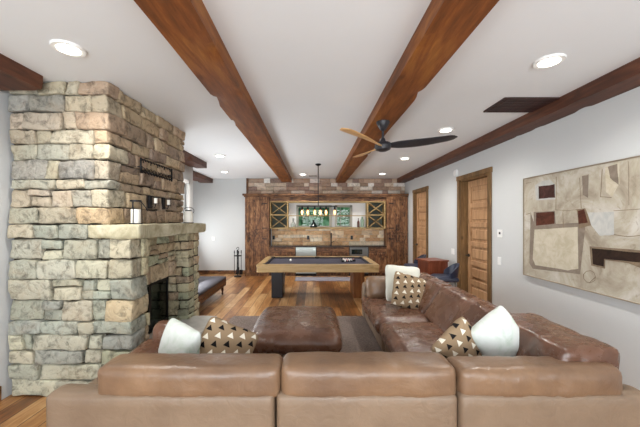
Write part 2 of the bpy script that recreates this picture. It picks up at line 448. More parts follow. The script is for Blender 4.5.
solo('ceiling_beam', wobbeam(2.6, XR, YR, YB, ZB, CEIL, 4, .004), M['beam_dark'], 'long dark red-brown beam along the top of the white right wall', 'beam', auto=35, smooth=True)
solo('ceiling_beam', wobbeam(XL, -2.43, YR, 2.70, ZB, CEIL, 5, .004), M['beam_dark'], 'dark beam end meeting the front of the stone chimney at upper left', 'beam', auto=35, smooth=True)
solo('ceiling_beam', wobbeam(-2.69, -2.38, 4.5, 6.72, ZB, CEIL, 6, .004), M['beam_dark'], 'dark beam stub just behind the stone chimney, the nearer and larger of two', 'beam', auto=35, smooth=True)
solo('ceiling_beam', wobbeam(-3.5, -3.12, 6.72, YB, ZB, CEIL, 7, .004), M['beam_dark'], 'dark beam stub in the far left alcove, the farther and smaller of two', 'beam', auto=35, smooth=True)

# ------------------------------------------------------------------ doors in the right wall
def door(n, y0, y1, rec, knob_far=True):
    r = bpy.data.objects.new('door_%d' % n, None); C.objects.link(r); r.location = (XR, (y0+y1)/2, 0); tag(r, kind='structure')
    bm = B(); cw = .085
    box(bm, XR-.03, XR+.0, y0-cw, y0, 0, DH+cw, .005); box(bm, XR-.03, XR, y1, y1+cw, 0, DH+cw, .005); box(bm, XR-.034, XR, y0-cw-.02, y1+cw+.02, DH, DH+cw, .005)
    obj('door_casing', bm, M['casing'], r)
    bm = B(); box(bm, XR-.005, XR+.19, y1-.03, y1+.0, 0, DH); box(bm, XR-.005, XR+.19, y0, y0+.03, 0, DH); box(bm, XR-.005, XR+.19, y0, y1, DH-.03, DH)
    box(bm, XR+rec-.02, XR+rec, y1-.05, y1-.03, 0, DH-.03)
    obj('door_jamb', bm, M['casing'], r)
    a, b = y0+.03, y1-.03; X = XR+rec
    bm = B(); box(bm, X+.022, X+.045, a, b, .01, DH-.03)
    st = .12; zs = [.16+(DH-.03-.16-.11)*i/6 for i in range(7)]
    box(bm, X, X+.03, a, a+st, .01, DH-.03, .004); box(bm, X, X+.03, b-st, b, .01, DH-.03, .004)
    box(bm, X, X+.03, a+st, b-st, .01, .2, .004); box(bm, X, X+.03, a+st, b-st, DH-.15, DH-.03, .004)
    for z in zs[1:-1]: box(bm, X-.006, X+.03, a+st, b-st, z-.045, z+.045, .006)
    for p, q in zip(zs, zs[1:]): box(bm, X+.0, X+.03, a+st+.035, b-st-.035, p+.085, q-.085, .018)
    lf = obj('door_leaf', bm, M['door'], r)
    ky = b-.06
    bm = B(); cyl(bm, (X, ky, 1.0), (X-.015, ky, 1.0), .03); cyl(bm, (X-.01, ky, 1.0), (X-.055, ky, 1.0), .011); cyl(bm, (X-.05, ky+.012, 1.0), (X-.055, ky-.11, 1.0), .012, .009)
    obj('door_handle', bm, M['black'], lf, smooth=True, auto=40)
door(1, *D1, .12); door(2, *D2, .04)

# ------------------------------------------------------------------ ceiling lights, hatch, vent
LT = [(-1.84, 2.26, 'large round recessed light in the ceiling nearest the stone chimney, upper left'),
      (1.92, 2.44, 'large round recessed light above the wall painting, upper right'),
      (1.90, 4.29, 'recessed ceiling light right of the fan blade tip, second of the right row'),
      (1.91, 6.24, 'recessed ceiling light beneath and beyond the fan blade, third of the right row'),
      (1.92, 8.3, 'recessed ceiling light farthest back on the right, near the stone cladding'),
      (-1.86, 6.0, 'recessed ceiling light beside the nearer dark beam stub, behind the chimney'),
      (-2.35, 7.96, 'recessed ceiling light beside the farther dark beam stub in the alcove'),
      (-.28, 8.4, 'recessed ceiling light between the two broad beams, above the bar')]
for x, y, l in LT:
    t = thing('recessed_light', l, 'ceiling light', (x, y, CEIL), 0, 'round recessed ceiling lights')
    bm = B(); lathe(bm, [(.062, -.002), (.062, -.012), (.105, -.016), (.11, -.008), (.11, -.0)], (x, y, CEIL), 32); obj('trim_ring', bm, M['white'], t, smooth=True, auto=40)
    bm = B(); lathe(bm, [(.075, -.0165), (.06, -.022), (.001, -.024)], (x, y, CEIL), 24); obj('lens', bm, M['lamp'], t, smooth=True)
    lo = light('downlight', 'SPOT', (x, y, CEIL-.035), (0, 0, 0), DOWN*4, .06, (1, .96, .9), spot=R(150))
    lo.parent = t; lo.location = (0, 0, -.035)
t = thing('ceiling_hatch', 'dark brown wooden hatch in the ceiling beside the right wall beam', 'ceiling hatch', (2.3, 3.36, CEIL))
bm = B(); box(bm, 2.05, 2.6, 3.19, 3.53, CEIL-.012, CEIL, .002)
for k in range(7): box(bm, 2.06, 2.6, 3.2+k*.047, 3.2+k*.047+.04, CEIL-.016, CEIL-.01, .002)
obj('panel', bm, M['hatch'], t)
bm = B(); box(bm, 2.02, 2.05, 3.16, 3.56, CEIL-.02, CEIL, .003); box(bm, 2.05, 2.6, 3.16, 3.19, CEIL-.02, CEIL, .003); box(bm, 2.05, 2.6, 3.53, 3.56, CEIL-.02, CEIL, .003); obj('frame', bm, M['hatch'], t)
bm = B(); box(bm, -.12, .12, 8.7, 8.78, CEIL-.012, CEIL, .002)
solo('ceiling_vent', bm, M['black'], 'thin dark slot vent in the ceiling beside the chandelier rod', 'vent')

# ------------------------------------------------------------------ stone work
rnd = random.Random(5)
def addstone(bm, lo, hi, col, seed, step=.04, r=.014, amp=.016, layer=None):
    rd = rounder(lo, hi, min(r, min(hi[i]-lo[i] for i in range(3))*.35)); s = Vector((seed*3.3, seed*1.9, seed*.7))
    # irregular outline: shear the block a little
    c = (Vector(lo)+Vector(hi))/2; sh = rnd.uniform(-.07, .07)*(1 if amp > .01 else 0); sv = rnd.uniform(-.18, .18)*(1 if amp > .01 else 0)
    def fn(p):
        q = rd(p); d = q-c
        L = max(hi[0]-lo[0], hi[1]-lo[1])
        q = q + Vector((0, 0, (d.x+d.y)*sh*.35)) + Vector((d.z*sv, d.z*sv, 0))*.5
        return q + noise.noise_vector(q*5+s)*amp + noise.noise_vector(q*13+s)*amp*.55 + noise.noise_vector(q*34+s)*amp*.3
    F = gridbox(bm, lo, hi, step, fn, r*.8)
    for f in F:
        for lp in f.loops: lp[layer] = col
        f.smooth = True
def pal(cols, jit=.14):
    c = srgb(rnd.choice(cols)); j = 1.1+rnd.uniform(-jit, jit)
    return (min(1, c[0]*j*(1+rnd.uniform(-.02, .02))), min(1, c[1]*j), min(1, c[2]*j*(1+rnd.uniform(-.03, .03))), 1)
FRONT_HI = ['aca898', 'a09d90', 'b5ac98', 'a8a494', 'b2a590', '96938a', 'b0a792', 'b5a896']
FRONT_LO = ['acab9a', '9fa295', 'b5b29e', 'acaa99', '9a9c93', 'bbb7a2', 'a4a594', 'b2ab96']
SIDE_HI = ['b09a80', 'a48e78', 'b8a68a', '9a8874', 'bca686', '948272', 'b29e82']
SIDE_LO = ['b2a98c', 'a9ac92', 'b5a386', 'b8ae90', 'a3a48b', 'ae9a80', 'bcb294']
Y0, Y1 = 2.80, 4.46; XC = -1.91; XP = -1.69
fp = thing('stone_fireplace', 'tall stone fireplace and chimney built of rough stacked stone blocks', 'fireplace', (-2.35, 3.62, 0))
def pz(y, Y=2.78): return CAMZ-(y-220.5)*Y/300
def px(x, Y=2.78): return (x-313)*Y/300
courses_hi = [80, 94, 111, 129, 143, 159, 179, 189, 207, 224]
splits_hi = [[6, 36, 65, 107], [6, 27, 62, 94], [6, 20, 60], [6, 32, 47, 92], [6, 33, 66], [6, 44, 56, 92], [10, 53], [6, 26, 47, 69, 90], [6, 36]]
courses_lo = [240, 260, 280, 301, 322, 336, 352, 366, 382, 402, 415]
splits_lo = [[6, 39, 60, 95, 108], [6, 34, 74, 107], [6, 49, 80, 92], [6, 40, 60, 90], [6, 38, 76, 92], [6, 20, 28, 85, 100], [6, 32, 80, 98], [6, 36, 66, 100], [6, 56, 96], [6, 40, 80]]
def course(bm, L, z1, z0, xs, xc, yfar, fcols, scols, seed, nf=6.0):
    g = .005
    xs = [px(x) for x in xs if px(x) < xc-.12]
    xcor = xs[-1] if rnd.random() < .0 else None
    # front stones
    edges = xs
    cf = rnd.uniform(.14, .32) if edges[-1] < xc-.34 else (xc-edges[-1])
    last = xc-cf
    if last-edges[-1] > .1: edges = edges+[last]
    else: last = edges[-1]
    for a, b in zip(edges, edges[1:]):
        p = rnd.uniform(-.03, .03)
        if b-a < .3 and z1-z0 > .16 and rnd.random() < .5:
            zm = z0+(z1-z0)*rnd.uniform(.35, .65)
            addstone(bm, (a+g, Y0-p*.6, z0+g), (b-g, Y0+.16, zm-g), pal(fcols), rnd.random()*99, layer=L)
            addstone(bm, (a+g, Y0+p*.5, zm+g), (b-g, Y0+.16, z1-g), pal(fcols), rnd.random()*99, layer=L); continue
        addstone(bm, (a+g, Y0-p*.6, z0+g), (b-g, Y0+.16, z1-g), pal(fcols), rnd.random()*99, layer=L)
    # corner stone
    sl = rnd.uniform(.16, .42); cc = pal(fcols if rnd.random() < .6 else scols)
    addstone(bm, (last+g, Y0-rnd.uniform(0, .015), z0+g), (xc+rnd.uniform(-.012, .012), Y0+sl-g, z1-g), cc, rnd.random()*99, layer=L)
    sidecourse(bm, L, z1, z0, xc, Y0+sl, yfar, scols)
def sidecourse(bm, L, z1, z0, xc, ya, yb, cols, wmin=.14, wmax=.42, depth=.14):
    g = .005; y = ya
    while y < yb-.02:
        wd = rnd.uniform(wmin, wmax)
        if yb-(y+wd) < .1: wd = yb-y
        if rnd.random() < .3 and z1-z0 > .11 and wd < .36:
            zm = z0+(z1-z0)*rnd.uniform(.4, .6)
            addstone(bm, (xc-depth, y+g, z0+g), (xc+rnd.uniform(-.015, .008), y+wd-g, zm-g*.6), pal(cols), rnd.random()*99, layer=L)
            addstone(bm, (xc-depth, y+g, zm+g*.6), (xc+rnd.uniform(-.015, .008), y+wd-g, z1-g), pal(cols), rnd.random()*99, layer=L)
        else: addstone(bm, (xc-depth, y+g, z0+g), (xc+rnd.uniform(-.015, .015), y+wd-g, z1-g), pal(cols), rnd.random()*99, layer=L)
        y += wd
bm = B(); L = bm.loops.layers.float_color.new('Col')
for i in range(9):
    course(bm, L, pz(courses_hi[i]), pz(courses_hi[i+1]), splits_hi[i], XC, Y1, FRONT_HI, SIDE_HI, i)
# rear face of the chimney, seen from the right of the room only
zs = [pz(y) for y in courses_hi]
obj('chimney', bm, M['stone'], fp)
bm = B(); L = bm.loops.layers.float_color.new('Col')
zlo = [1.62, 1.475]+[pz(y) for y in courses_lo[1:]]
zlo = [1.485]+[pz(y) for y in courses_lo[1:]]
# band behind the mantel's left end
for a, b in ((-2.845, -2.62), (-2.62, -2.38), (-2.38, -2.1)):
    addstone(bm, (a+.007, Y0-.01, 1.485+.007), (b-.007, Y0+.16, pz(224)-.007), pal(FRONT_LO), a*7, layer=L)
for i in range(len(zlo)-1):
    z1, z0 = zlo[i], zlo[i+1]
    course(bm, L, z1, max(z0, 0), splits_lo[i], XP, 3.10, FRONT_LO, SIDE_LO, i)
# near pier's inner reveal and far pier
def ywall(bm, L, y, xa, xb, cols, z1, z0, depth=.12):
    g = .005; x = xa
    while x < xb-.02:
        wd = rnd.uniform(.12, .24)
        if xb-(x+wd) < .09: wd = xb-x
        addstone(bm, (x+g, y-rnd.uniform(-.008, .008), z0+g), (x+wd-g, y+depth, z1-g), pal(cols), rnd.random()*99, layer=L); x += wd
zc = [1.485, 1.37, 1.26, 1.15, 1.02, .90, .80, .68, .57, .45, .36, .25, .12, 0]
for z1, z0 in zip(zc, zc[1:]):
    ywall(bm, L, 4.08, -2.0, XP-.0, SIDE_LO, z1, z0, .2)
    sidecourse(bm, L, z1, z0, XP, 4.29, Y1, SIDE_LO, .1, .2)
for z1, z0 in ((1.485, 1.37), (1.37, 1.25), (1.25, 1.13), (1.13, .93)):
    sidecourse(bm, L, z1, z0, -1.86, 3.10, 4.08, SIDE_LO, .3 if z0 < 1 else .16, .5 if z0 < 1 else .36, .2)
obj('stone_surround', bm, M['stone'], fp)
bm = B()
box(bm, -2.85, XC-.05, Y0+.06, Y1-.01, 1.5, CEIL-.005); box(bm, -2.85, XP-.05, Y0+.06, 3.08, .0, 1.6); box(bm, -2.85, -2.45, 3.08, 4.1, 0, 1.6)
box(bm, -2.85, XP-.02, 4.11, Y1, 0, 1.6); box(bm, -2.6, -1.9, 3.08, 4.1, .93, 1.55); box(bm, -2.6, -1.9, 3.08, 4.1, 0, .25)
obj('mortar_core', bm, M['mortar'], fp)
# mantel slab, rough-hewn
bm = B(); rd = rounder((-2.09, 2.77, 1.487), (-1.60, 4.55, 1.622), .02)
def fn(p):
    q = rd(p); k = noise.noise(Vector((q.x*3, q.y*2.2, 4)))
    if q.x > -1.75: q.x += .05*noise.noise(Vector((q.y*3, 1, 2)))-.02
    if q.z < 1.56: q.z += .02*k
    return q+noise.noise_vector(q*14)*.008+noise.noise_vector(q*4)*.008*(0 if q.z > 1.6 else 1)
gridbox(bm, (-2.09, 2.74, 1.487), (-1.60, 4.55, 1.622), .035, fn); obj('mantel', bm, M['mantel'], fp, smooth=True, auto=50)
bm = B(); rd = rounder((-1.95, 3.0, .25), (-1.36, 4.28, .31), .02)
gridbox(bm, (-1.95, 3.0, .25), (-1.36, 4.28, .31), .05, lambda p: rd(p)+noise.noise_vector(p*5)*.02*(0 if p.z > .3 else 1)+noise.noise_vector(Vector((p.x*3, p.y*3, 0)))*Vector((.05, .05, 0)).length*.3)
obj('hearth_slab', bm, M['slab'], fp, smooth=True, auto=50)
bm = B(); L = bm.loops.layers.float_color.new('Col')
for z1, z0 in ((.25, .13), (.13, 0)): sidecourse(bm, L, z1, z0, -1.62, 3.1, 4.06, SIDE_LO)
obj('hearth_base', bm, M['stone'], fp)
bm = B(); box(bm, -2.44, -1.96, 3.12, 4.06, .31, .33); box(bm, -2.44, -2.42, 3.12, 4.06, .33, .92); box(bm, -2.44, -1.96, 3.12, 3.14, .33, .92); box(bm, -2.44, -1.96, 4.04, 4.06, .33, .92); box(bm, -2.44, -1.96, 3.12, 4.06, .90, .92)
fb = obj('firebox', bm, M['black'], fp)
bm = B()
for a in (3.12, 3.575, 3.605, 4.03): box(bm, -1.98, -1.955, a, a+.025, .33, .9)
box(bm, -1.98, -1.955, 3.12, 4.06, .33, .36); box(bm, -1.98, -1.955, 3.12, 4.06, .87, .9)
obj('door_frame', bm, M['black'], fb)
bm = B(); box(bm, -1.97, -1.965, 3.14, 4.04, .35, .88); obj('glass_doors', bm, M['fireglass'], fb)
bm = B()
for k, (y, z, x) in enumerate(((3.3, .37, -2.2), (3.35, .37, -2.1), (3.32, .44, -2.15))): cyl(bm, (x, y, z), (x+.02, y+.5, z+.02), .045, .04, 10)
obj('log', bm, M['legwood'], fb, smooth=True, auto=40)

# ------------------------------------------------------------------ back wall: bar wall
FX0, FX1 = -2.06, XR-.005
BL = ['c4aa94', 'b29680', 'd4c2b0', 'e8e0d8', '9c806c', 'd0baa4', '94786a', 'e2d6ca']
def cladding(name, x0, x1, z0, z1, yf, ch, wmin, wmax, cols, holes=()):
    bm = B(); L = bm.loops.layers.float_color.new('Col'); z = z0
    while z < z1-.01:
        h = min(ch*rnd.uniform(.75, 1.25), z1-z)
        if z1-(z+h) < ch*.5: h = z1-z
        x = x0
        while x < x1-.01:
            wd = rnd.uniform(wmin, wmax)
            if x1-(x+wd) < wmin*.6: wd = x1-x
            a = rnd.uniform(0, .018)
            addstone(bm, (x+.002, yf-a, z+.002), (x+wd-.002, YB-.0, z+h-.002), pal(cols, .2), rnd.random()*99, .09, .006, .003, L); x += wd
        z += h
    return struct(name, bm, M['splash'])
cladding('trim_1', FX0+.05, FX1, 2.40, CEIL, YB-.06, .105, .14, .42, BL)
cladding('trim_2', -1.28, 2.2, .90, 1.40, YB-.03, .105, .14, .42, ['d0ab80', 'ddb98e', 'c09a70', 'e6cfae', 'd6b288', 'eedcc0', 'c89c70'])
bm = B(); box(bm, FX0-.0, FX0+.06, YB-.1, YB, 2.40, CEIL); struct('trim_3', bm, M['cabinet'])
# white painted lining around the windows
bm = B(); box(bm, -.78, W1[0]-.02, YB-.025, YB, 1.42, 2.3); box(bm, W2[1]+.02, 1.66, YB-.025, YB, 1.42, 2.3); box(bm, W1[0]-.02, W2[1]+.02, YB-.025, YB, 2.13, 2.3)
struct('trim_4', bm, M['white'])
M['winframe'] = plain('grey_window_frame', 'a09f92', .6, 0, .04)
for n, (a, b) in enumerate((W1, W2)):
    r = bpy.data.objects.new('window_%d' % (n+1), None); C.objects.link(r); r.location = ((a+b)/2, YB, WZ[0]); tag(r, kind='structure')
    bm = B(); f = .05
    box(bm, a-.02, a+f, YB-.04, YB+.12, WZ[0]-.01, WZ[1]+.02, .004); box(bm, b-f, b+.02, YB-.04, YB+.12, WZ[0]-.01, WZ[1]+.02, .004)
    box(bm, a, b, YB-.04, YB+.12, WZ[1]-f, WZ[1]+.02, .004); box(bm, a, b, YB-.05, YB+.12, WZ[0]-.02, WZ[0]+f*.7, .004)
    if n == 1: box(bm, a, b, YB+.02, YB+.08, 1.78, 1.82, .003); box(bm, (a+b)/2-.1, (a+b)/2-.08, YB+.03, YB+.06, WZ[0], WZ[1])
    obj('window_frame', bm, M['winframe'], r)
    bm = B(); box(bm, a+f, b-f, YB+.05, YB+.056, WZ[0]+f*.7, WZ[1]-f); obj('pane', bm, M['glass'], r)

YF = 8.97
def cab_door(p, x0, x1, z0, z1, y, mat, hx=None, name='door', planks=3, hz=None):
    bm = B(); box(bm, x0, x1, y-.012, y, z0, z1)
    for k in range(planks):
        a = x0+(x1-x0)*k/planks; b = x0+(x1-x0)*(k+1)/planks; box(bm, a+.005, b-.005, y-.022, y-.005, z0, z1, .004)
    for z in (z0, z1-.07): box(bm, x0, x1, y-.034, y-.015, z, z+.07, .004)
    for x in (x0, x1-.06): box(bm, x, x+.06, y-.034, y-.015, z0+.07, z1-.07, .004)
    d = obj(name, bm, mat, p)
    if hx is not None:
        z = hz or (z0+z1)/2
        bm = B(); tube(bm, [(hx, y-.034, z-.09), (hx, y-.07, z-.08), (hx, y-.07, z+.08), (hx, y-.034, z+.09)], .009, 6); obj('handle', bm, M['black'], d)
    return d
def tall(x0, x1, label, cols):
    t = thing('tall_cabinet', label, 'cabinet', ((x0+x1)/2, YF+.2, 0))
    bm = B(); box(bm, x0, x1, YF, YB-.012, .0, 2.36); box(bm, x0, x0+.06, YF-.02, YF, 0, 2.36, .004); box(bm, x1-.06, x1, YF-.02, YF, 0, 2.36, .004)
    for z in (0, 1.24, 2.28): box(bm, x0+.06, x1-.06, YF-.02, YF, z, z+.08, .004)
    obj('body', bm, M['cabinet'], t)
    n = cols; w_ = (x1-x0-.12)/n
    for k in range(n):
        a = x0+.06+k*w_+.003; b = a+w_-.006
        hx = (b-.035 if k == 0 and n > 1 else a+.035)
        cab_door(t, a, b, 1.325, 2.275, YF-.0, M['cabinet'], hx, hz=1.45); cab_door(t, a, b, .085, 1.235, YF, M['cabinet'], hx, hz=1.12)
    for z in (.2, 1.1, 1.42, 2.15):
        bm = B(); box(bm, (x1-.2 if n == 1 else x0+.06), (x1-.06 if n == 1 else x0+.2), YF-.04, YF-.034, z, z+.025)
        obj('strap_hinge', bm, M['black'], t)
    return t
tall(-2.03, -1.31, 'tall dark rustic wood cabinet left of the bar beside the white wall', 1)
tall(2.20, 2.83, 'tall dark rustic wood cabinet right of the bar in the room corner', 2)
bm = B(); box(bm, -2.06, XR-.01, YF-.04, YB-.07, 2.36, 2.40, .004); box(bm, -2.10, XR-.01, YF-.08, YB-.07, 2.40, 2.46, .01); box(bm, -1.31, 2.2, YF+.05, YF+.1, 2.24, 2.36, .004)
solo('crown_shelf', bm, M['cabinet_h'], 'long dark wood crown board across the tops of bar cabinets', 'crown board')
# counter
bm = B(); box(bm, -1.305, 2.195, YF-.04, YB-.035, .875, .905, .006); solo('bar_countertop', bm, M['counter'], 'dark thin stone countertop of the bar below the backsplash', 'countertop')
def base(x0, x1, label, n=1):
    t = thing('base_cabinet', label, 'cabinet', ((x0+x1)/2, YF+.18, 0), 0, 'base cabinets of the bar')
    bm = B(); box(bm, x0, x1, YF+.0, YB-.02, .1, .873); box(bm, x0, x1, YF+.06, YB-.02, 0, .1); obj('body', bm, M['cabinet'], t)
    w_ = (x1-x0)/n
    for k in range(n):
        a = x0+k*w_+.006; b = a+w_-.012
        bm = B(); box(bm, a, b, YF-.02, YF, .70, .86, .004); d = obj('drawer', bm, M['cabinet_h'], t)
        bm = B(); box(bm, (a+b)/2-.06, (a+b)/2+.06, YF-.045, YF-.03, .775, .785); box(bm, (a+b)/2-.06, (a+b)/2-.05, YF-.04, YF-.02, .775, .785); box(bm, (a+b)/2+.05, (a+b)/2+.06, YF-.04, YF-.02, .775, .785); obj('handle', bm, M['black'], d)
        cab_door(t, a, b, .115, .69, YF, M['cabinet'], a+.035)
base(-1.305, -.525, 'dark wood base cabinet between left tall cabinet and steel cooler', 1)
base(.105, 1.085, 'dark wood sink base cabinet between the two steel appliances', 2)
base(1.665, 2.195, 'dark wood base cabinet between right steel appliance and tall cabinet', 1)
t = thing('beverage_cooler', 'stainless steel under-counter cooler left of the bar sink', 'cooler', (-.21, YF+.15, 0))
bm = B(); box(bm, -.52, .10, YF+.02, YB-.03, 0, .87); obj('body', bm, M['black'], t)
bm = B(); box(bm, -.51, .09, YF-.03, YF+.018, .08, .86, .006); d = obj('door', bm, M['steel'], t)
bm = B(); cyl(bm, (-.46, YF-.07, .80), (.04, YF-.07, .80), .012); cyl(bm, (-.42, YF-.07, .8), (-.42, YF-.03, .8), .008); cyl(bm, (0, YF-.07, .8), (0, YF-.03, .8), .008); obj('handle', bm, M['steel'], d, smooth=True, auto=40)
t = thing('ice_maker', 'stainless steel appliance with dark window right of the bar sink', 'appliance', (1.375, YF+.15, 0))
bm = B(); box(bm, 1.09, 1.66, YF+.02, YB-.03, 0, .87); obj('body', bm, M['black'], t)
bm = B(); box(bm, 1.10, 1.65, YF-.03, YF+.018, .08, .86, .006); d = obj('door', bm, M['darksteel'], t)
bm = B(); box(bm, 1.15, 1.47, YF-.034, YF-.03, .66, .80, .002); obj('display_window', bm, M['darkglass'], d)
# faucet
t = thing('bar_faucet', 'tall black gooseneck faucet on the bar counter under the windows', 'faucet', (.55, YB-.22, .905))
bm = B(); lathe(bm, [(.028, 0), (.028, .02), (.016, .03), (.014, .05)], (.55, YB-.22, .905), 12)
tube(bm, [(.55, YB-.22, .93), (.55, YB-.22, 1.2)]+[(.55, YB-.22-.07*(1-math.cos(a)), 1.2+.07*math.sin(a)) for a in [R(20*k) for k in range(1, 10)]]+[(.55, YB-.36, 1.14)], .021, 8); obj('spout', bm, M['black'], t, smooth=True, auto=50)
bm = B(); cyl(bm, (.57, YB-.22, .98), (.64, YB-.22, 1.03), .008); obj('lever', bm, M['black'], t)
for x, l in ((-1.22, 'black outlet plate on the backsplash by the left tall cabinet'), (-.15, 'black outlet plate on the backsplash above the steel cooler'), (1.2, 'black outlet plate on the backsplash above the right appliance')):
    t = thing('outlet', l, 'outlet', (x, YB-.05, 1.08), 0, 'black backsplash outlets')
    bm = B(); box(bm, x-.035, x+.035, YB-.062, YB-.045, 1.07, 1.19, .003); obj('plate', bm, M['blackleg'], t)
    bm = B(); box(bm, x-.016, x+.016, YB-.066, YB-.062, 1.085, 1.12, .003); box(bm, x-.016, x+.016, YB-.066, YB-.062, 1.14, 1.175, .003); obj('socket', bm, M['black'], t)
# upper shelving: long wood frame with two X racks
UY0, UY1 = 9.02, YB-.03
t = thing('bar_shelf', 'wooden wall shelf bay framing the windows above the bar', 'shelf', (.45, 9.18, 1.40))
bm = B(); box(bm, -.74, 1.62, UY0, UY1, 1.41, 1.45, .004); box(bm, -.74, 1.62, UY0, UY1, 2.2, 2.24, .004); obj('board', bm, M['rackwood'], t)
bm = B(); box(bm, -.74, 1.62, UY0+.04, UY1-.03, 1.80, 1.812); obj('glass_shelf', bm, M['glass'], t)
bm = B(); box(bm, -.74, 1.62, UY0+.03, UY0+.04, 1.79, 1.815); obj('shelf_rail', bm, M['rackwood'], t)
for x0, l in ((-1.30, 'wooden wine rack with crossed slats left of the bar windows'), (1.63, 'wooden wine rack with crossed slats right of the bar windows')):
    x1 = x0+.55
    t = thing('wine_rack', l, 'wine rack', ((x0+x1)/2, 9.18, 1.40), 0, 'crossed wine racks over the bar')
    bm = B(); box(bm, x0, x0+.035, UY0, UY1, 1.41, 2.24, .003); box(bm, x1-.035, x1, UY0, UY1, 1.41, 2.24, .003)
    for z in (1.41, 1.81, 2.205): box(bm, x0+.035, x1-.035, UY0, UY1, z, z+.035, .003)
    obj('frame', bm, M['rackwood'], t)
    bm = B(); box(bm, x0+.035, x1-.035, UY1-.015, UY1, 1.445, 2.205); obj('back_panel', bm, M['rackback'], t)
    for z0, z1 in ((1.445, 1.81), (1.845, 2.205)):
        for sgn in (1, -1):
            cx, cz = (x0+x1)/2, (z0+z1)/2; ww = x1-x0-.07; hh = z1-z0; Ln = math.hypot(ww, hh)-.03
            bm = B(); box(bm, -Ln/2, Ln/2, -.14, .13, -.009, .009, M4=Matrix.Translation((cx, 9.17+(.001 if sgn > 0 else 0), cz)) @ Matrix.Rotation(sgn*math.atan2(hh, ww), 4, 'Y'))
            obj('slat', bm, M['rackwood'], t)
# objects on the shelf
bm = B(); lathe(bm, [(.03, 0), (.07, .01), (.085, .07), (.06, .13), (.025, .17), (.02, .24), (.03, .245), (.03, .27), (.01, .28)], (-.6, 9.12, 1.45), 20); solo('decanter', bm, M['white'] if False else plain('decanter_glass', 'aeb4ac', .15, 0, .1), 'round-bellied pale glass decanter on the shelf by the left wine rack', 'decanter', smooth=True)
bm = B(); lathe(bm, [(.11, 0), (.12, .02), (.09, .07), (.04, .14), (.025, .2), (.03, .22), (.01, .23)], (0.02, 9.12, 1.45), 20); solo('carafe', bm, M['darkglass'], 'dark bell-shaped carafe on the shelf in front of the left window', 'carafe', smooth=True)
bm = B(); lathe(bm, [(.05, 0), (.055, .02), (.055, .22), (.03, .27), (.03, .32), (.01, .325)], (1.5, 9.14, 1.45), 16); solo('glass_bottle', bm, plain('bottle_green', '8fa694', .15, 0, .1), 'pale green bottle on the shelf by the right wine rack', 'bottle', smooth=True)
bm = B(); lathe(bm, [(.035, 0), (.04, .02), (.04, .16), (.012, .22), (.012, .28)], (1.38, 9.14, 1.45), 14); solo('glass_bottle', bm, plain('bottle_brown', '5a3a32', .15, 0, .1), 'dark brown bottle beside the pale green one on the bar shelf', 'bottle', smooth=True)
bm = B(); box(bm, -.5, 1.2, 8.2, 8.75, 0.001, .014, .004); solo('floor_mat', bm, M['mat'], 'pale grey runner mat on the floor before the bar cabinets', 'mat')

# ------------------------------------------------------------------ outside
bm = B(); box(bm, -30, 30, YB+.4, 60, -1.2, -1.1); struct('ground', bm, M['grass'])
for i, (x, y, s, l) in enumerate(((-.2, 13.3, 1.55, 'leafy green tree outside, filling the wide left bar window'), (2.7, 17.6, 2.1, 'leafy green tree outside, seen through the narrow right bar window'))):
    t = thing('tree', l, 'tree', (x, y, -1.1), 0, 'trees outside the bar windows')
    bm = B(); cyl(bm, (x, y, -1.1), (x, y, 1.6), .15, .08, 8); obj('trunk', bm, M['bark'], t)
    bm = B(); rr = random.Random(i)
    for k in range(4200):
        d = Vector((rr.gauss(0, 1), rr.gauss(0, 1), rr.gauss(0, 1))).normalized()*s*rr.uniform(.55, 1)
        p = Vector((x, y, 2.0))+Vector((d.x, d.y*.7, d.z*.95)); e = Euler((rr.uniform(0, 6), rr.uniform(0, 6), rr.uniform(0, 6))).to_matrix(); q = .22
        bm.faces.new([bm.verts.new(p+e @ Vector(a)) for a in ((-q, 0, 0), (0, -q*.5, .02), (q, 0, 0), (0, q*.5, .02))])
    tag(obj('foliage', bm, M['leaf'], t), kind='stuff')

# ------------------------------------------------------------------ pool table
PX0, PX1, PY0, PY1 = -1.10, 1.29, 5.82, 7.25; TZ = .80
t = thing('pool_table', 'long pale wood pool table with dark cloth and block legs', 'pool table', ((PX0+PX1)/2, (PY0+PY1)/2, 0))
bm = B(); rw = .13
box(bm, PX0, PX1, PY0, PY0+rw, TZ-.045, TZ, .006, 2); box(bm, PX0, PX1, PY1-rw, PY1, TZ-.045, TZ, .006, 2)
box(bm, PX0, PX0+rw, PY0+rw, PY1-rw, TZ-.045, TZ, .006, 2); box(bm, PX1-rw, PX1, PY0+rw, PY1-rw, TZ-.045, TZ, .006, 2); obj('rail', bm, M['tablewood'], t)
bm = B(); box(bm, PX0+.01, PX1-.01, PY0+.01, PY0+.05, TZ-.15, TZ-.045, .004); box(bm, PX0+.01, PX1-.01, PY1-.05, PY1-.01, TZ-.15, TZ-.045, .004)
box(bm, PX0+.01, PX0+.05, PY0+.05, PY1-.05, TZ-.15, TZ-.045, .004); box(bm, PX1-.05, PX1-.01, PY0+.05, PY1-.05, TZ-.15, TZ-.045, .004); box(bm, PX0+.05, PX1-.05, PY0+.05, PY1-.05, TZ-.14, TZ-.1); obj('apron', bm, M['tablewood'], t)
bm = B(); box(bm, PX0+rw, PX1-rw, PY0+rw, PY1-rw, TZ-.06, TZ-.035); obj('playing_cloth', bm, M['felt'], t)
bm = B()
c_ = .045; xm = (PX0+PX1)/2
for a, b in ((PX0+rw+.07, xm-.05), (xm+.05, PX1-rw-.07)):
    box(bm, a, b, PY0+rw, PY0+rw+c_, TZ-.035, TZ-.005, .008); box(bm, a, b, PY1-rw-c_, PY1-rw, TZ-.035, TZ-.005, .008)
box(bm, PX0+rw, PX0+rw+c_, PY0+rw+.07, PY1-rw-.07, TZ-.035, TZ-.005, .008); box(bm, PX1-rw-c_, PX1-rw, PY0+rw+.07, PY1-rw-.07, TZ-.035, TZ-.005, .008)
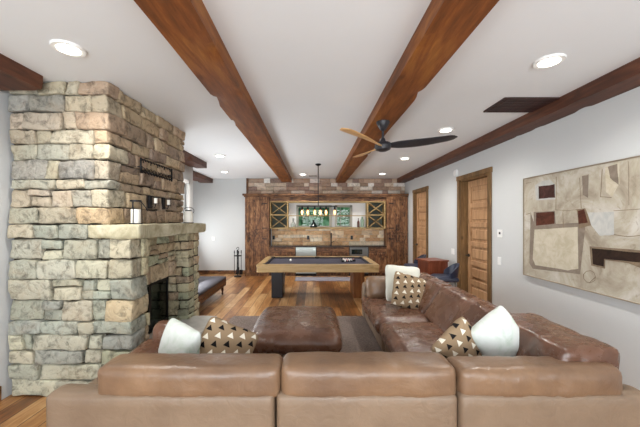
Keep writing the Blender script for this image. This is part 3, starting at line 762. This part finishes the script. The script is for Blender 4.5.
obj('cushion', bm, M['feltdark'], t)
for x in (PX0+rw+.02, xm, PX1-rw-.02):
    for y in (PY0+rw+.015, PY1-rw-.015):
        bm = B(); cyl(bm, (x, y, TZ-.034), (x, y, TZ+.002), .055, seg=20); obj('pocket', bm, M['black'], t)
bm = B(); box(bm, -.89, -.65, 6.42, 6.95, 0, TZ-.14, .006); obj('leg', bm, M['blackleg'], t, label='black painted block leg')
bm = B(); box(bm, .86, 1.10, 6.42, 6.95, 0, TZ-.14, .006); obj('leg', bm, M['legwood'], t, label='brown wood block leg')
def sph(bm, c, r): 
    q = bmesh.ops.create_icosphere(bm, subdivisions=3, radius=r)['verts']; bmesh.ops.translate(bm, vec=c, verts=q); return bm
bm = B(); sph(bm, (-.49, 6.58, TZ-.035+.0285), .0285); solo('cue_ball', bm, M['ball'], 'white cue ball on the left half of the pool table cloth', 'ball', smooth=True)
t = thing('ball_rack', 'dark triangular ball rack on the right side of the pool table', 'ball rack', (.78, 6.58, TZ-.035))
bm = B(); pts = [(.62, 6.42), (.62, 6.74), (.93, 6.58)]
for a, b in ((0, 1), (1, 2), (2, 0)):
    A, Bq = Vector(pts[a]), Vector(pts[b]); d = (Bq-A); Ln = d.length
    box(bm, 0, Ln, -.007, .007, 0, .045, M4=Matrix.Translation((A.x, A.y, TZ-.035)) @ Matrix.Rotation(math.atan2(d.y, d.x), 4, 'Z'))
obj('frame', bm, M['blackleg'], t)
bc = 0
ROWN = ['single ball at the apex', 'row of two', 'row of three', 'row of four', 'row of five at the base']
for r_ in range(5):
    for k in range(r_+1):
        x = .885-r_*.0505; y = 6.58+(k-r_/2)*.0572
        bm = B(); sph(bm, (x, y, TZ-.035+.0285), .0283)
        solo('billiard_ball', bm, M['ball'] if (r_+k) % 3 else M['ballpink'], ('pale white' if (r_+k) % 3 else 'dull pink')+' billiard ball inside the triangular rack on the pool table', 'ball', 'billiard balls in the rack' + (' white' if (r_+k) % 3 else ' pink'), smooth=True)

# ------------------------------------------------------------------ chandelier
CX, CY = .12, 6.9
t = thing('chandelier', 'thin black linear chandelier with glowing bulbs over the pool table', 'chandelier', (CX, CY, CEIL))
bm = B(); lathe(bm, [(.065, 0), (.065, -.02), (.03, -.04), (.01, -.045)], (CX, CY, CEIL), 20); obj('canopy', bm, M['black'], t, smooth=True, auto=40)
bm = B(); cyl(bm, (CX, CY, 1.99), (CX, CY, CEIL-.03), .011, seg=10); obj('rod', bm, M['black'], t, smooth=True, auto=40)
bm = B(); box(bm, CX-.46, CX+.44, CY-.012, CY+.012, 1.975, 2.0, .003); obj('bar', bm, M['black'], t)
for x in (-.25, -.12, .04, .17, .30, .48):
    X = x if x < .4 else .5
    bm = B(); cyl(bm, (X, CY, 1.975), (X, CY, 1.90), .022, .026, 10); s_ = obj('socket', bm, M['black'], t, smooth=True, auto=40)
    bm = B(); lathe(bm, [(.012, 0), (.022, -.03), (.026, -.055), (.018, -.09), (.005, -.11)], (X, CY, 1.90), 14); obj('bulb', bm, M['bulb'], s_, smooth=True)

# ------------------------------------------------------------------ ceiling fan
FXc, FYc, FZ = .83, 3.56, 2.545
t = thing('ceiling_fan', 'three-blade ceiling fan hanging from the right broad beam', 'ceiling fan', (FXc, FYc, ZB))
bm = B(); lathe(bm, [(.078, 0), (.078, -.02), (.035, -.1), (.015, -.11)], (FXc, FYc, ZB+.005), 24); obj('canopy', bm, M['fanblack'], t, smooth=True, auto=40)
bm = B(); cyl(bm, (FXc, FYc, FZ+.04), (FXc, FYc, ZB-.09), .013, seg=12); obj('downrod', bm, M['fanblack'], t, smooth=True, auto=40)
bm = B(); lathe(bm, [(.02, .09), (.035, .05), (.085, .035), (.1, .0), (.085, -.045), (.04, -.065), (.001, -.07)], (FXc, FYc, FZ), 28); obj('motor_housing', bm, M['fanblack'], t, smooth=True, auto=40)
def blade(ang, mat, lab):
    bm = B(); n = 22; rings = []
    ax = Vector((math.cos(ang), math.sin(ang), 0)); sd = Vector((-ax.y, ax.x, 0))
    for i in range(n+1):
        u = i/n; r = .07+.73*u
        wd = (.05+.035*math.sin(min(1, u*1.3)*math.pi*.62)) * (1 if u < .86 else math.sqrt(max(.02, 1-((u-.86)/.14)**2)))
        if u < .15: wd *= .75+.25*u/.15
        tw = R(24)*(1-u)**1.3+R(7); th = .012*(1-u*.6)
        cpt = Vector((FXc, FYc, FZ))+ax*r+sd*(.03*math.sin(u*2.6))+Vector((0, 0, .03*u*u))
        tw = -tw; s2 = sd*math.cos(tw)+Vector((0, 0, 1))*math.sin(tw); up = Vector((0, 0, 1))*math.cos(tw)-sd*math.sin(tw)
        rings.append([bm.verts.new(cpt+s2*(wd*math.cos(a))+up*(th*math.sin(a))) for a in [2*math.pi*k/14 for k in range(14)]])
    for A, Bq in zip(rings, rings[1:]):
        for k in range(14): bm.faces.new((A[k], A[(k+1) % 14], Bq[(k+1) % 14], Bq[k]))
    bm.faces.new(rings[0]); bm.faces.new(rings[-1][::-1])
    obj('blade', bm, mat, t, smooth=True, label=lab)
blade(R(226), M['fanwood'], 'light wood blade'); blade(R(338), M['fanblack'], 'black blade'); blade(R(104), M['fanwood'], 'light wood blade')

# ------------------------------------------------------------------ painting on the right wall
PA, PB_ = 4.01, 2.12; PZ0, PZ1 = .935, 2.22
t = thing('wall_painting', 'large abstract painting of beige blocks with dark brown shapes', 'painting', (XR, (PA+PB_)/2, PZ0))
bm = B()
box(bm, XR-.045, XR-.002, PB_, PA, PZ1-.012, PZ1, .002); box(bm, XR-.045, XR-.002, PB_, PA, PZ0, PZ0+.012, .002); box(bm, XR-.045, XR-.002, PA-.012, PA, PZ0+.012, PZ1-.012, .002); box(bm, XR-.045, XR-.002, PB_, PB_+.012, PZ0+.012, PZ1-.012, .002)
obj('frame', bm, M['frame'], t)
m = NT('canvas_paint', .8, 0, .2); v = m.coords(); n = m.noise(v, 2.6, 6, .65, .8); n2 = m.noise(v, 9, 6, .7, 1.5)
c = m.ramp(n, [(.32, '8e8272'), (.5, 'aea696'), (.66, 'c2beb6')]); c = m.mix(m.ramp(n2, [(.56, 0.0), (.7, .5)]), c, '7a6b56'); m.color(c); m.bump(n2, .2, .004); CANV = m.m
def paint(name, a, b):
    m = NT(name, .8, 0, .2); v = m.coords(); n = m.noise(v, 9, 5, .65, 1); m.color(m.ramp(n, [(.35, a), (.65, b)])); return m.m
PM = [CANV, paint('paint_taupe', '75695e', '8a7e71'), paint('paint_brown', '36211c', '523430'), paint('paint_rust', '3e2117', '5c3426'), paint('paint_grey', 'a9aaa8', 'bdbcb6'), paint('paint_pale', 'b0a690', 'c4bcaa'), paint('paint_black', '211712', '33231a'), paint('paint_line', '6f5f4e', '867560')]
bm = B(); box(bm, XR-.035, XR-.004, PB_+.012, PA-.012, PZ0+.012, PZ1-.012)
def pp(x, y): Y = 855/(x-313); return (Y, CAMZ-(y-220.5)*Y/300)
lay = [0]
def shape(pts, mi):
    lay[0] += 1; X = XR-.0355-.0004*lay[0]
    P = []
    for i, (x, y) in enumerate(pts):
        x2, y2 = pts[(i+1) % len(pts)]
        for k in range(3):
            a, b = x+(x2-x)*k/3, y+(y2-y)*k/3; Y, Z = pp(500+a*.4444, 130+b*.4444)
            P.append((Y+.006*noise.noise(Vector((a*.2, b*.2, mi))), Z+.006*noise.noise(Vector((b*.2, a*.2, 7)))))
    vs = [bm.verts.new((X, y, z)) for y, z in P]; f = bm.faces.new(vs); f.material_index = mi
# coordinates read in the frame of a 315x427 crop at (500,130)-(640,320)
shape([(75, 185), (85, 215), (190, 208), (200, 215), (188, 325), (80, 312), (72, 300)], 1)
shape([(84, 224), (182, 218), (184, 312), (160, 316), (86, 304), (80, 290)], 5)
shape([(85, 125), (100, 115), (120, 112), (132, 124), (132, 156), (88, 158)], 4)
shape([(93, 127), (130, 122), (131, 152), (94, 155)], 2)
shape([(82, 185), (130, 182), (134, 218), (84, 222)], 1)
shape([(88, 186), (130, 184), (130, 211), (88, 215)], 3)
shape([(180, 178), (200, 176), (216, 214), (186, 222)], 7)
shape([(183, 182), (198, 178), (206, 208), (185, 212)], 3)
shape([(205, 186), (266, 184), (266, 236), (234, 238), (214, 214)], 4)
shape([(193, 104), (208, 100), (206, 152), (195, 146)], 1)
shape([(246, 84), (256, 80), (278, 74), (279, 120), (262, 150), (248, 140)], 5)
shape([(252, 82), (274, 76), (277, 124), (258, 108)], 1)
shape([(210, 262), (345, 272), (345, 318), (300, 300), (246, 292), (246, 312), (214, 305)], 7)
shape([(216, 266), (345, 278), (345, 300), (290, 294), (244, 290), (243, 308), (218, 302)], 6)
shape([(360, 120), (430, 118), (432, 220), (362, 215)], 4)
shape([(372, 140), (415, 138), (418, 200), (374, 198)], 2)
def stroke(pts, wd=2.0, mi=7):
    for (x, y), (x2, y2) in zip(pts, pts[1:]):
        d = math.hypot(x2-x, y2-y); nx, ny = -(y2-y)/d*wd/2, (x2-x)/d*wd/2
        shape([(x+nx, y+ny), (x2+nx, y2+ny), (x2-nx, y2-ny), (x-nx, y-ny)], mi)
stroke([(135, 105), (134, 180), (160, 182), (190, 178)], 1.2); stroke([(188, 108), (192, 176)], 1.5); stroke([(240, 88), (236, 150), (262, 152)], 1.5)
stroke([(150, 185), (152, 220)], 1); stroke([(300, 70), (302, 170)], 1.2); stroke([(210, 345)]+[(212+14*math.cos(a), 330+14*math.sin(a)) for a in [k*.7 for k in range(10)]], 1.3)
stroke([(66, 120), (80, 118)], 1); stroke([(66, 190), (78, 187)], 1.2); stroke([(268, 182), (345, 176)], 1.6); stroke([(268, 236), (300, 240), (345, 236)], 1.6)
obj('canvas', bm, PM, t)

# ------------------------------------------------------------------ wall fittings
def plate(name, label, cat, y, z, hw, hh, mat=None):
    t = thing(name, label, cat, (XR, y, z-hh))
    bm = B(); box(bm, XR-.012, XR, y-hw, y+hw, z-hh, z+hh, .004); obj('plate', bm, M['white'], t); return t
t = plate('thermostat', 'small white square thermostat on the wall between door and painting', 'thermostat', 4.56, 1.46, .065, .06)
bm = B(); box(bm, XR-.015, XR-.012, 4.54, 4.58, 1.45, 1.485, .001); obj('display', bm, M['blackleg'], t)
t = plate('light_switch', 'white switch plate on the wall directly below the thermostat', 'switch', 4.58, 1.04, .038, .06)
bm = B(); box(bm, XR-.016, XR-.012, 4.565, 4.595, 1.01, 1.07, .002); obj('rocker', bm, M['white'], t)
t = plate('light_switch', 'white double switch plate on the wall left of the nearer wood door', 'switch', 6.10, 1.03, .06, .06)
bm = B(); box(bm, XR-.016, XR-.012, 6.06, 6.09, 1.0, 1.06, .002); box(bm, XR-.016, XR-.012, 6.11, 6.14, 1.0, 1.06, .002); obj('rocker', bm, M['white'], t)
bm = B(); cyl(bm, (XR, 5.96, 2.6), (XR-.035, 5.96, 2.6), .075, .06, 28); solo('smoke_detector', bm, M['white'], 'round white detector high on wall beside nearer door casing', 'detector', smooth=True, auto=40)
t = thing('light_switch', 'white switch plate on the far back wall left of the bar', 'switch', (-3.1, YB, 1.04))
bm = B(); box(bm, -3.15, -3.05, YB-.01, YB, 1.04, 1.16, .003); obj('plate', bm, M['white'], t)
bm = B(); box(bm, -3.115, -3.085, YB-.014, YB-.01, 1.07, 1.13, .002); obj('rocker', bm, M['white'], t)

# ------------------------------------------------------------------ mantel items and irons
MZ = 1.622
t = thing('candle_lantern', 'black metal lantern with white candle at near end of the mantel', 'lantern', (-1.76, 2.98, MZ))
x, y = -1.76, 2.98
bm = B(); cyl(bm, (x, y, MZ), (x, y, MZ+.012), .062, .062, 20); cyl(bm, (x, y, MZ+.225), (x, y, MZ+.24), .055, .05, 20)
for a in (0.6, 2.7, 4.8): tube(bm, [(x+.055*math.cos(a), y+.055*math.sin(a), MZ+.01), (x+.05*math.cos(a), y+.05*math.sin(a), MZ+.23)], .004, 6)
obj('cage', bm, M['black'], t, smooth=True, auto=40)
bm = B(); cyl(bm, (x, y, MZ+.012), (x, y, MZ+.15), .045, seg=20); obj('candle', bm, M['candle'], t, smooth=True, auto=40)
bm = B(); tube(bm, [(x+.02, y, MZ+.235), (x+.06, y+.01, MZ+.21), (x+.1, y+.02, MZ+.15), (x+.11, y+.02, MZ+.13)], .004, 6); obj('handle', bm, M['black'], t, smooth=True)
t = thing('candle_lantern', 'small white lantern with wire ring handle at far end of the mantel', 'lantern', (-1.76, 4.24, MZ))
x, y = -1.76, 4.24
bm = B(); cyl(bm, (x, y, MZ), (x, y, MZ+.012), .07, .07, 20); obj('base', bm, M['black'], t, smooth=True, auto=40)
bm = B(); cyl(bm, (x, y, MZ+.17), (x, y, MZ+.185), .05, .04, 20); obj('cap', bm, M['black'], t, smooth=True, auto=40)
bm = B(); lathe(bm, [(.062, .012), (.062, .12), (.05, .17), (.045, .172)], (x, y, MZ), 20); obj('candle', bm, M['candle'], t, smooth=True, auto=40)
bm = B(); tube(bm, [(x+.075*math.cos(a), y+.01, MZ+.175+.05*math.sin(a)) for a in [k*math.pi/12 for k in range(24)]], .004, 6, True); obj('handle', bm, M['black'], t, smooth=True)
for y, l in ((3.49, 'small black iron candle sconce on the chimney, nearer of the pair'), (3.80, 'small black iron candle sconce on the chimney, farther of the pair')):
    X = XC+.02
    t = thing('candle_sconce', l, 'candle sconce', (X+.03, y, 1.80), 0, 'iron sconces above the mantel')
    bm = B(); box(bm, XC-.0, X+.008, y-.03, y+.03, 1.80, 1.95, .003); tube(bm, [(X, y, 1.83), (X+.05, y, 1.81), (X+.06, y, 1.85)], .006, 6); cyl(bm, (X+.06, y, 1.85), (X+.06, y, 1.858), .032, seg=14)
    tube(bm, [(X+.06+.03*math.cos(a), y+.03*math.sin(a), 1.93) for a in [k*math.pi/8 for k in range(16)]], .004, 6, True); obj('bracket', bm, M['black'], t)
    bm = B(); cyl(bm, (X+.06, y, 1.858), (X+.06, y, 1.92), .018, seg=12); obj('candle', bm, M['candle'], t, smooth=True, auto=40)
t = thing('iron_wall_ornament', 'long black wrought iron openwork panel on the chimney side', 'wall ornament', (XC+.05, 3.6, 2.19))
X = XC+.045; ya, yb, za, zb = 3.25, 3.96, 2.19, 2.325
bm = B()
for z in (za, zb): tube(bm, [(X+.006*math.sin(k*1.2), ya+(yb-ya)*k/60, z+.006*math.cos(k*1.2)) for k in range(61)], .009, 6)
for yy in (ya, yb): tube(bm, [(X, yy, za-.015), (X, yy, zb+.015)], .011, 6)
obj('frame', bm, M['black'], t, smooth=True)
bm = B()
for k in range(9):
    yc = ya+.045+k*.0775
    tube(bm, [(X, yc+.03*math.cos(a), (za+zb)/2-.035+.022*math.sin(a)) for a in [j*math.pi/6 for j in range(12)]], .004, 5, True)
    if k % 2 == 0: tube(bm, [(X, yc, zb), (X, yc, zb-.035)], .006, 5)
for yy in (ya+.03, yb-.03): tube(bm, [(X, yy, 2.25), (XC-.04, yy, 2.25)], .007, 6)
obj('scrollwork', bm, M['black'], t, smooth=True)
# fireplace tool set by the left cabinet
x, y = -2.22, 8.85
t = thing('fireplace_tool_set', 'black iron fireplace tools on stand beside left tall cabinet', 'fireplace tools', (x, y, 0))
bm = B(); cyl(bm, (x, y, 0), (x, y, .03), .11, .1, 20); cyl(bm, (x, y, .03), (x, y, .8), .012, seg=8); tube(bm, [(x+.11*math.cos(a), y+.11*math.sin(a), .62) for a in [k*math.pi/8 for k in range(16)]], .01, 6, True)
tube(bm, [(x-.11, y, .62), (x+.11, y, .62)], .01, 6); tube(bm, [(x, y, .8)]+[(x+.035*math.sin(a), y, .835-.035*math.cos(a)) for a in [k*.6 for k in range(1, 10)]], .008, 6); obj('stand', bm, M['black'], t)
for k, a in enumerate((.4, 2.0, 3.6, 5.2)):
    X, Yq = x+.1*math.cos(a), y+.1*math.sin(a)
    bm = B(); cyl(bm, (X, Yq, .1), (X, Yq, .74), .009, seg=8); cyl(bm, (X, Yq, .7), (X, Yq, .78), .016, .012, 8)
    if k == 0: box(bm, X-.045, X+.045, Yq-.01, Yq+.01, .06, .2, .004)
    if k == 1: cyl(bm, (X, Yq, .06), (X, Yq, .2), .045, .03, 10)
    if k == 2: tube(bm, [(X, Yq, .12), (X+.03, Yq, .1), (X+.05, Yq, .13)], .007, 6)
    if k == 3: tube(bm, [(X-.02, Yq, .07), (X-.01, Yq, .3), (X+.01, Yq, .3), (X+.02, Yq, .07)], .007, 6)
    obj(('shovel', 'brush', 'poker', 'tongs')[k], bm, M['black'], t)

# ------------------------------------------------------------------ bench behind the fireplace
t = thing('leather_bench', 'low dark leather bench with wooden rail behind the stone fireplace', 'bench', (-2.3, 6.0, 0))
bm = B(); box(bm, -2.62, -1.97, 5.1, 6.82, .19, .345, .01, 2); bn = obj('frame', bm, M['bench'], t)
bm = B()
for k in range(14): sph(bm, (-1.968, 5.2+k*.118, .27), .014)
tag(obj('nailhead', bm, plain('brass_nail', '8a6a48', .35, .7), bn, smooth=True), kind='stuff')
bm = B(); cushion(bm, -2.63, -1.965, 5.08, 6.84, .335, .40, .03, .012, wr=.003, seed=9, step=.06); obj('seat', bm, M['benchleather'], t, smooth=True)
for sx in (-2.56, -2.03):
    for sy in (5.2, 6.72):
        bm = B(); lathe(bm, [(.014, 0), (.022, .03), (.016, .06), (.03, .12), (.022, .15), (.035, .19), (.035, .225)], (sx, sy, 0), 14); obj('leg', bm, M['bench'], t, smooth=True, auto=40)

# ------------------------------------------------------------------ rug, ottoman
bm = B()
rr = random.Random(3)
def rug(p):
    q = p.copy()
    if p.z > .01: q.z += .006*noise.noise(Vector((p.x*22, p.y*22, 0)))
    if min(abs(p.x+1.36), abs(p.y-5.13)) < .01: q += Vector((rr.uniform(-.008, .008), rr.uniform(-.008, .008), 0))
    return q
gridbox(bm, (-1.36, 2.2, .002), (1.7, 5.13, .028), (.045, .045, .03), rug)
solo('shag_rug', bm, M['rug'], 'dark grey-brown shag rug under the ottoman and sofa', 'rug', smooth=True)
t = thing('leather_ottoman', 'large square brown leather ottoman in the middle of the rug', 'ottoman', (-.21, 3.68, .028))
bm = B(); rbox(bm, -.66, .25, 3.14, 4.22, .07, .27, .03, .06, .002, 2); obj('base', bm, M['leather_panel'], t, smooth=True)
bm = B(); cushion(bm, -.69, .30, 3.10, 4.27, .255, .445, .075, .05, wr=.006, seed=3, step=.025); obj('cushion', bm, M['leather'], t, smooth=True)
for sx in (-.58, .17):
    for sy in (3.22, 4.14):
        bm = B(); box(bm, sx-.03, sx+.03, sy-.03, sy+.03, .03, .07, .004); obj('foot', bm, M['blackleg'], t)

# ------------------------------------------------------------------ sectional sofa
t = thing('sectional_sofa', 'large brown leather sectional sofa seen from behind in the foreground', 'sofa', (.2, 2.4, .028))
ZF = .64
def frame(parts, seed):
    bm = B()
    for p in parts: rbox(bm, *p, r=.03, step=.05, wob=.003, seed=seed)
    return obj('frame', bm, M['leather_panel'], t, smooth=True)
frame([(-1.575, -.227, 1.75, 1.90, .06, ZF), (-1.55, -.235, 1.88, 2.70, .06, .27), (-1.55, -1.40, 1.88, 2.72, .06, .55)], 1)
frame([(-.217, .853, 1.75, 1.90, .06, ZF), (-.212, .848, 1.88, 2.70, .06, .27)], 2)
frame([(.863, 1.99, 1.75, 1.90, .06, ZF), (.87, 1.92, 1.88, 2.70, .06, .27), (1.80, 1.93, 1.88, 2.70, .06, ZF)], 3)
frame([(.86, 1.92, 2.71, 3.62, .06, .27), (1.80, 1.93, 2.71, 3.62, .06, ZF)], 4)
frame([(.84, 1.92, 3.63, 4.86, .06, .27), (1.80, 1.93, 3.63, 5.08, .06, ZF)], 5)
bm = B(); rbox(bm, .82, 1.79, 4.87, 5.08, .06, .63, .05, .05, .004, 6); obj('arm', bm, M['leather_panel'], t, smooth=True)
def seat(x0, x1, y0, y1, s):
    bm = B(); cushion(bm, x0, x1, y0, y1, .255, .445, .065, .035, wr=.006, seed=s, step=.03); obj('seat_cushion', bm, M['leather'], t, smooth=True)
seat(-1.40, -.235, 2.0, 2.73, 11); seat(-.215, .85, 2.0, 2.73, 12); seat(.87, 1.56, 2.0, 2.64, 13); seat(.80, 1.56, 2.66, 3.62, 14); seat(.78, 1.56, 3.64, 4.86, 15)
def backc(x0, x1, y0, y1, z0, z1, ax, s, mat='leather_back', seams=(), sa=0, wr=.004, lean=.24):
    bm = B(); cushion(bm, x0, x1, y0, y1, z0, z1, .04, .016, ax, wr, seams, sa, s, .024)
    if ax == 'X':   # the cushions of the side runs lean back: thick at the seat, thin at the crest
        for v in bm.verts:
            k = (v.co.z-z0)/(z1-z0); u = (v.co.x-x0)/(x1-x0)
            if lean > 0: v.co.x += lean*(k-.35)*(1-u*.55)
            else: v.co.x += lean*(k-.35)*(.45+u*.55)
    return obj('back_cushion', bm, M[mat], t, smooth=True)
backc(-1.285, -.20, 1.765, 1.99, .60, .79, 'Y', 21, seams=(-.91, -.55))
backc(-.19, .855, 1.765, 2.0, .60, .795, 'Y', 22, seams=(.16, .51))
backc(.865, 1.84, 1.765, 1.98, .60, .78, 'Y', 23, seams=(1.17, 1.45), wr=.007)
backc(1.50, 1.91, 1.86, 2.64, .50, .855, 'X', 24, 'leather', wr=.007, lean=.10)
backc(1.47, 1.74, 2.65, 3.82, .44, .83, 'X', 25, 'leather', seams=(3.2,), sa=1, wr=.007)
backc(1.47, 1.74, 3.86, 4.85, .44, .83, 'X', 26, 'leather', wr=.007)
backc(-1.40, -1.16, 1.96, 2.62, .42, .64, 'X', 27, 'leather', lean=-.14)
bm = B(); cushion(bm, -1.36, -1.14, 2.50, 2.66, .45, .79, .07, .02, 'Y', .006, (), 0, 33, .03); obj('arm_cushion', bm, M['leather'], t, smooth=True)
bm = B(); cushion(bm, -.25, .25, -.09, .09, -.17, .17, .07, .03, 'Y', .01, (), 0, 31, .03)
bmesh.ops.transform(bm, matrix=Matrix.Translation((1.10, 4.74, .60)) @ Matrix.Rotation(R(-14), 4, 'X'), verts=bm.verts); obj('arm_cushion', bm, M['leather_back'], t, smooth=True)
for x, y in ((-1.45, 1.85), (-.3, 1.85), (.78, 1.85), (1.82, 1.85), (-1.45, 2.6), (.0, 2.6), (1.82, 3.6), (.95, 3.6), (.95, 4.95), (1.82, 4.95)):
    bm = B(); box(bm, x-.03, x+.03, y-.03, y+.03, .026, .065, .003); obj('foot', bm, M['blackleg'], t)

# ------------------------------------------------------------------ throw pillows
def pillow(label, c, size, rot, mat, thick=.085, seed=0, group=None, dent=0):
    bm = B(); n = 26; uvl = bm.loops.layers.uv.new('UVMap'); s = Vector((seed*3, seed, 0)); G = {}
    def pt(u, v, sg):
        e = max(0, (1-abs(u)**2.4))*max(0, (1-abs(v)**2.4)); h = thick*e**.55
        k = 1-.05*(1-u*u)*abs(v)**3-.10*(abs(u*v))**5; k2 = 1-.05*(1-v*v)*abs(u)**3-.10*(abs(u*v))**5   # pulled-in sides, pointed corners
        x = u*size/2*k2; z = v*size/2*k
        if dent and v > 0: z -= dent*math.exp(-(u*3)**2)*v
        p = Vector((x, sg*h, z)); return p+noise.noise_vector(p*9+s)*.007
    for sg in (1, -1):
        for i in range(n+1):
            for j in range(n+1):
                if sg == -1 and (i in (0, n) or j in (0, n)): G[(-1, i, j)] = G[(1, i, j)]; continue
                G[(sg, i, j)] = bm.verts.new(pt(2*i/n-1, 2*j/n-1, sg))
    for sg in (1, -1):
        for i in range(n):
            for j in range(n):
                q = [(i, j), (i+1, j), (i+1, j+1), (i, j+1)]
                f = bm.faces.new([G[(sg, a, b)] for a, b in (q if sg < 0 else q[::-1])])
                for lp, (a, b) in zip(f.loops, (q if sg < 0 else q[::-1])): lp[uvl].uv = (a/n, b/n)
    o = obj('throw_pillow', bm, mat, None, smooth=True); o.location = c; o.rotation_euler = rot
    return tag(o, label, 'pillow', group)
pillow('pale grey-white pillow beside the fireplace at the left end of the sofa', (-1.06, 2.36, .64), .42, (R(-14), R(8), R(-32)), M['greenpillow'], .09, 1, dent=0)
pillow('tan pillow with triangle pattern at the left end of the sofa', (-.72, 2.42, .60), .46, (R(-24), R(24), R(6)), M['tripillow'], .09, 2)
pillow('tan pillow with triangle pattern near the right corner behind the back cushion', (1.12, 2.28, .655), .42, (R(-10), R(-32), R(24)), M['tripillow'], .085, 3)
pillow('white pillow with faint green pattern in the near right sofa corner', (1.42, 2.30, .75), .40, (R(-10), R(-34), R(12)), M['greenpillow'], .1, 4)
pillow('ivory ribbed pillow at the far end of the sofa behind a patterned one', (1.36, 4.52, .70), .58, (R(-18), R(6), R(6)), M['whitepillow'], .08, 5)
pillow('tan pillow with black and white triangles leaning on the ivory pillow', (1.33, 4.14, .675), .51, (R(-26), R(17), R(4)), M['tripillow'], .075, 6)

# ------------------------------------------------------------------ game table and stools by the right wall
t = thing('pedestal_table', 'small reddish wood high table by the right wall between stools', 'table', (2.46, 6.2, 0), R(14))
bm = B(); box(bm, -.24, .24, -.22, .22, .83, .86, .006); obj('tabletop', bm, M['redwood'], t, world=False)
bm = B(); box(bm, -.21, .21, -.19, .19, .05, .83, .004); box(bm, -.23, .23, -.21, .21, 0, .06, .006)
for sx in (-1, 1): box(bm, sx*.215-.01, sx*.215+.01, -.2, -.17, .06, .83, .002); 
obj('body', bm, M['redwood'], t, world=False)
def stool(x, y, rz, label):
    t = thing('bar_stool', label, 'stool', (x, y, 0), rz, 'navy bucket stools')
    bm = B(); cushion(bm, -.2, .2, -.21, .21, .57, .65, .035, .012, wr=.003, seed=x, step=.04); obj('seat', bm, M['navy'], t, smooth=True, world=False)
    bm = B(); n = 14; V = []
    for i in range(n+1):
        a = -R(80)+R(160)*i/n; hgt = .90-.16*(abs(a)/R(80))**2
        for r_, ins in ((.215, 0), (.185, 1)):
            for z in (.60, (.60+hgt)/2, hgt-.015 if True else hgt):
                V.append(bm.verts.new((math.cos(a)*r_*1.02+(z-.6)*.12, math.sin(a)*r_, z)))
    for i in range(n):
        o_ = i*6; p = o_+6
        for k in range(2):
            bm.faces.new((V[o_+k], V[p+k], V[p+k+1], V[o_+k+1])); bm.faces.new((V[o_+3+k], V[o_+4+k], V[p+4+k], V[p+3+k]))
        bm.faces.new((V[o_+2], V[p+2], V[p+5], V[o_+5])); bm.faces.new((V[o_], V[o_+3], V[p+3], V[p]))
    for o_ in (0, n*6):
        bm.faces.new((V[o_], V[o_+1], V[o_+4], V[o_+3])); bm.faces.new((V[o_+1], V[o_+2], V[o_+5], V[o_+4]))
    obj('backrest', bm, M['navy'], t, smooth=True, world=False, auto=60)
    for sx, sy in ((-1, -1), (-1, 1), (1, -1), (1, 1)):
        bm = B(); cyl(bm, (sx*.14, sy*.14, .585), (sx*.2, sy*.2, 0), .014, .01, 10); obj('leg', bm, M['steel'], t, smooth=True, world=False)
    bm = B(); q = .18; tube(bm, [(-q, -q, .2), (q, -q, .2), (q, q, .2), (-q, q, .2)], .009, 6, True); obj('footrest', bm, M['steel'], t, world=False)
stool(2.40, 5.48, R(-8), 'navy bucket stool in front of the reddish table, nearer of two')
stool(2.32, 6.85, 0, 'navy bucket stool behind the reddish table, farther of two')
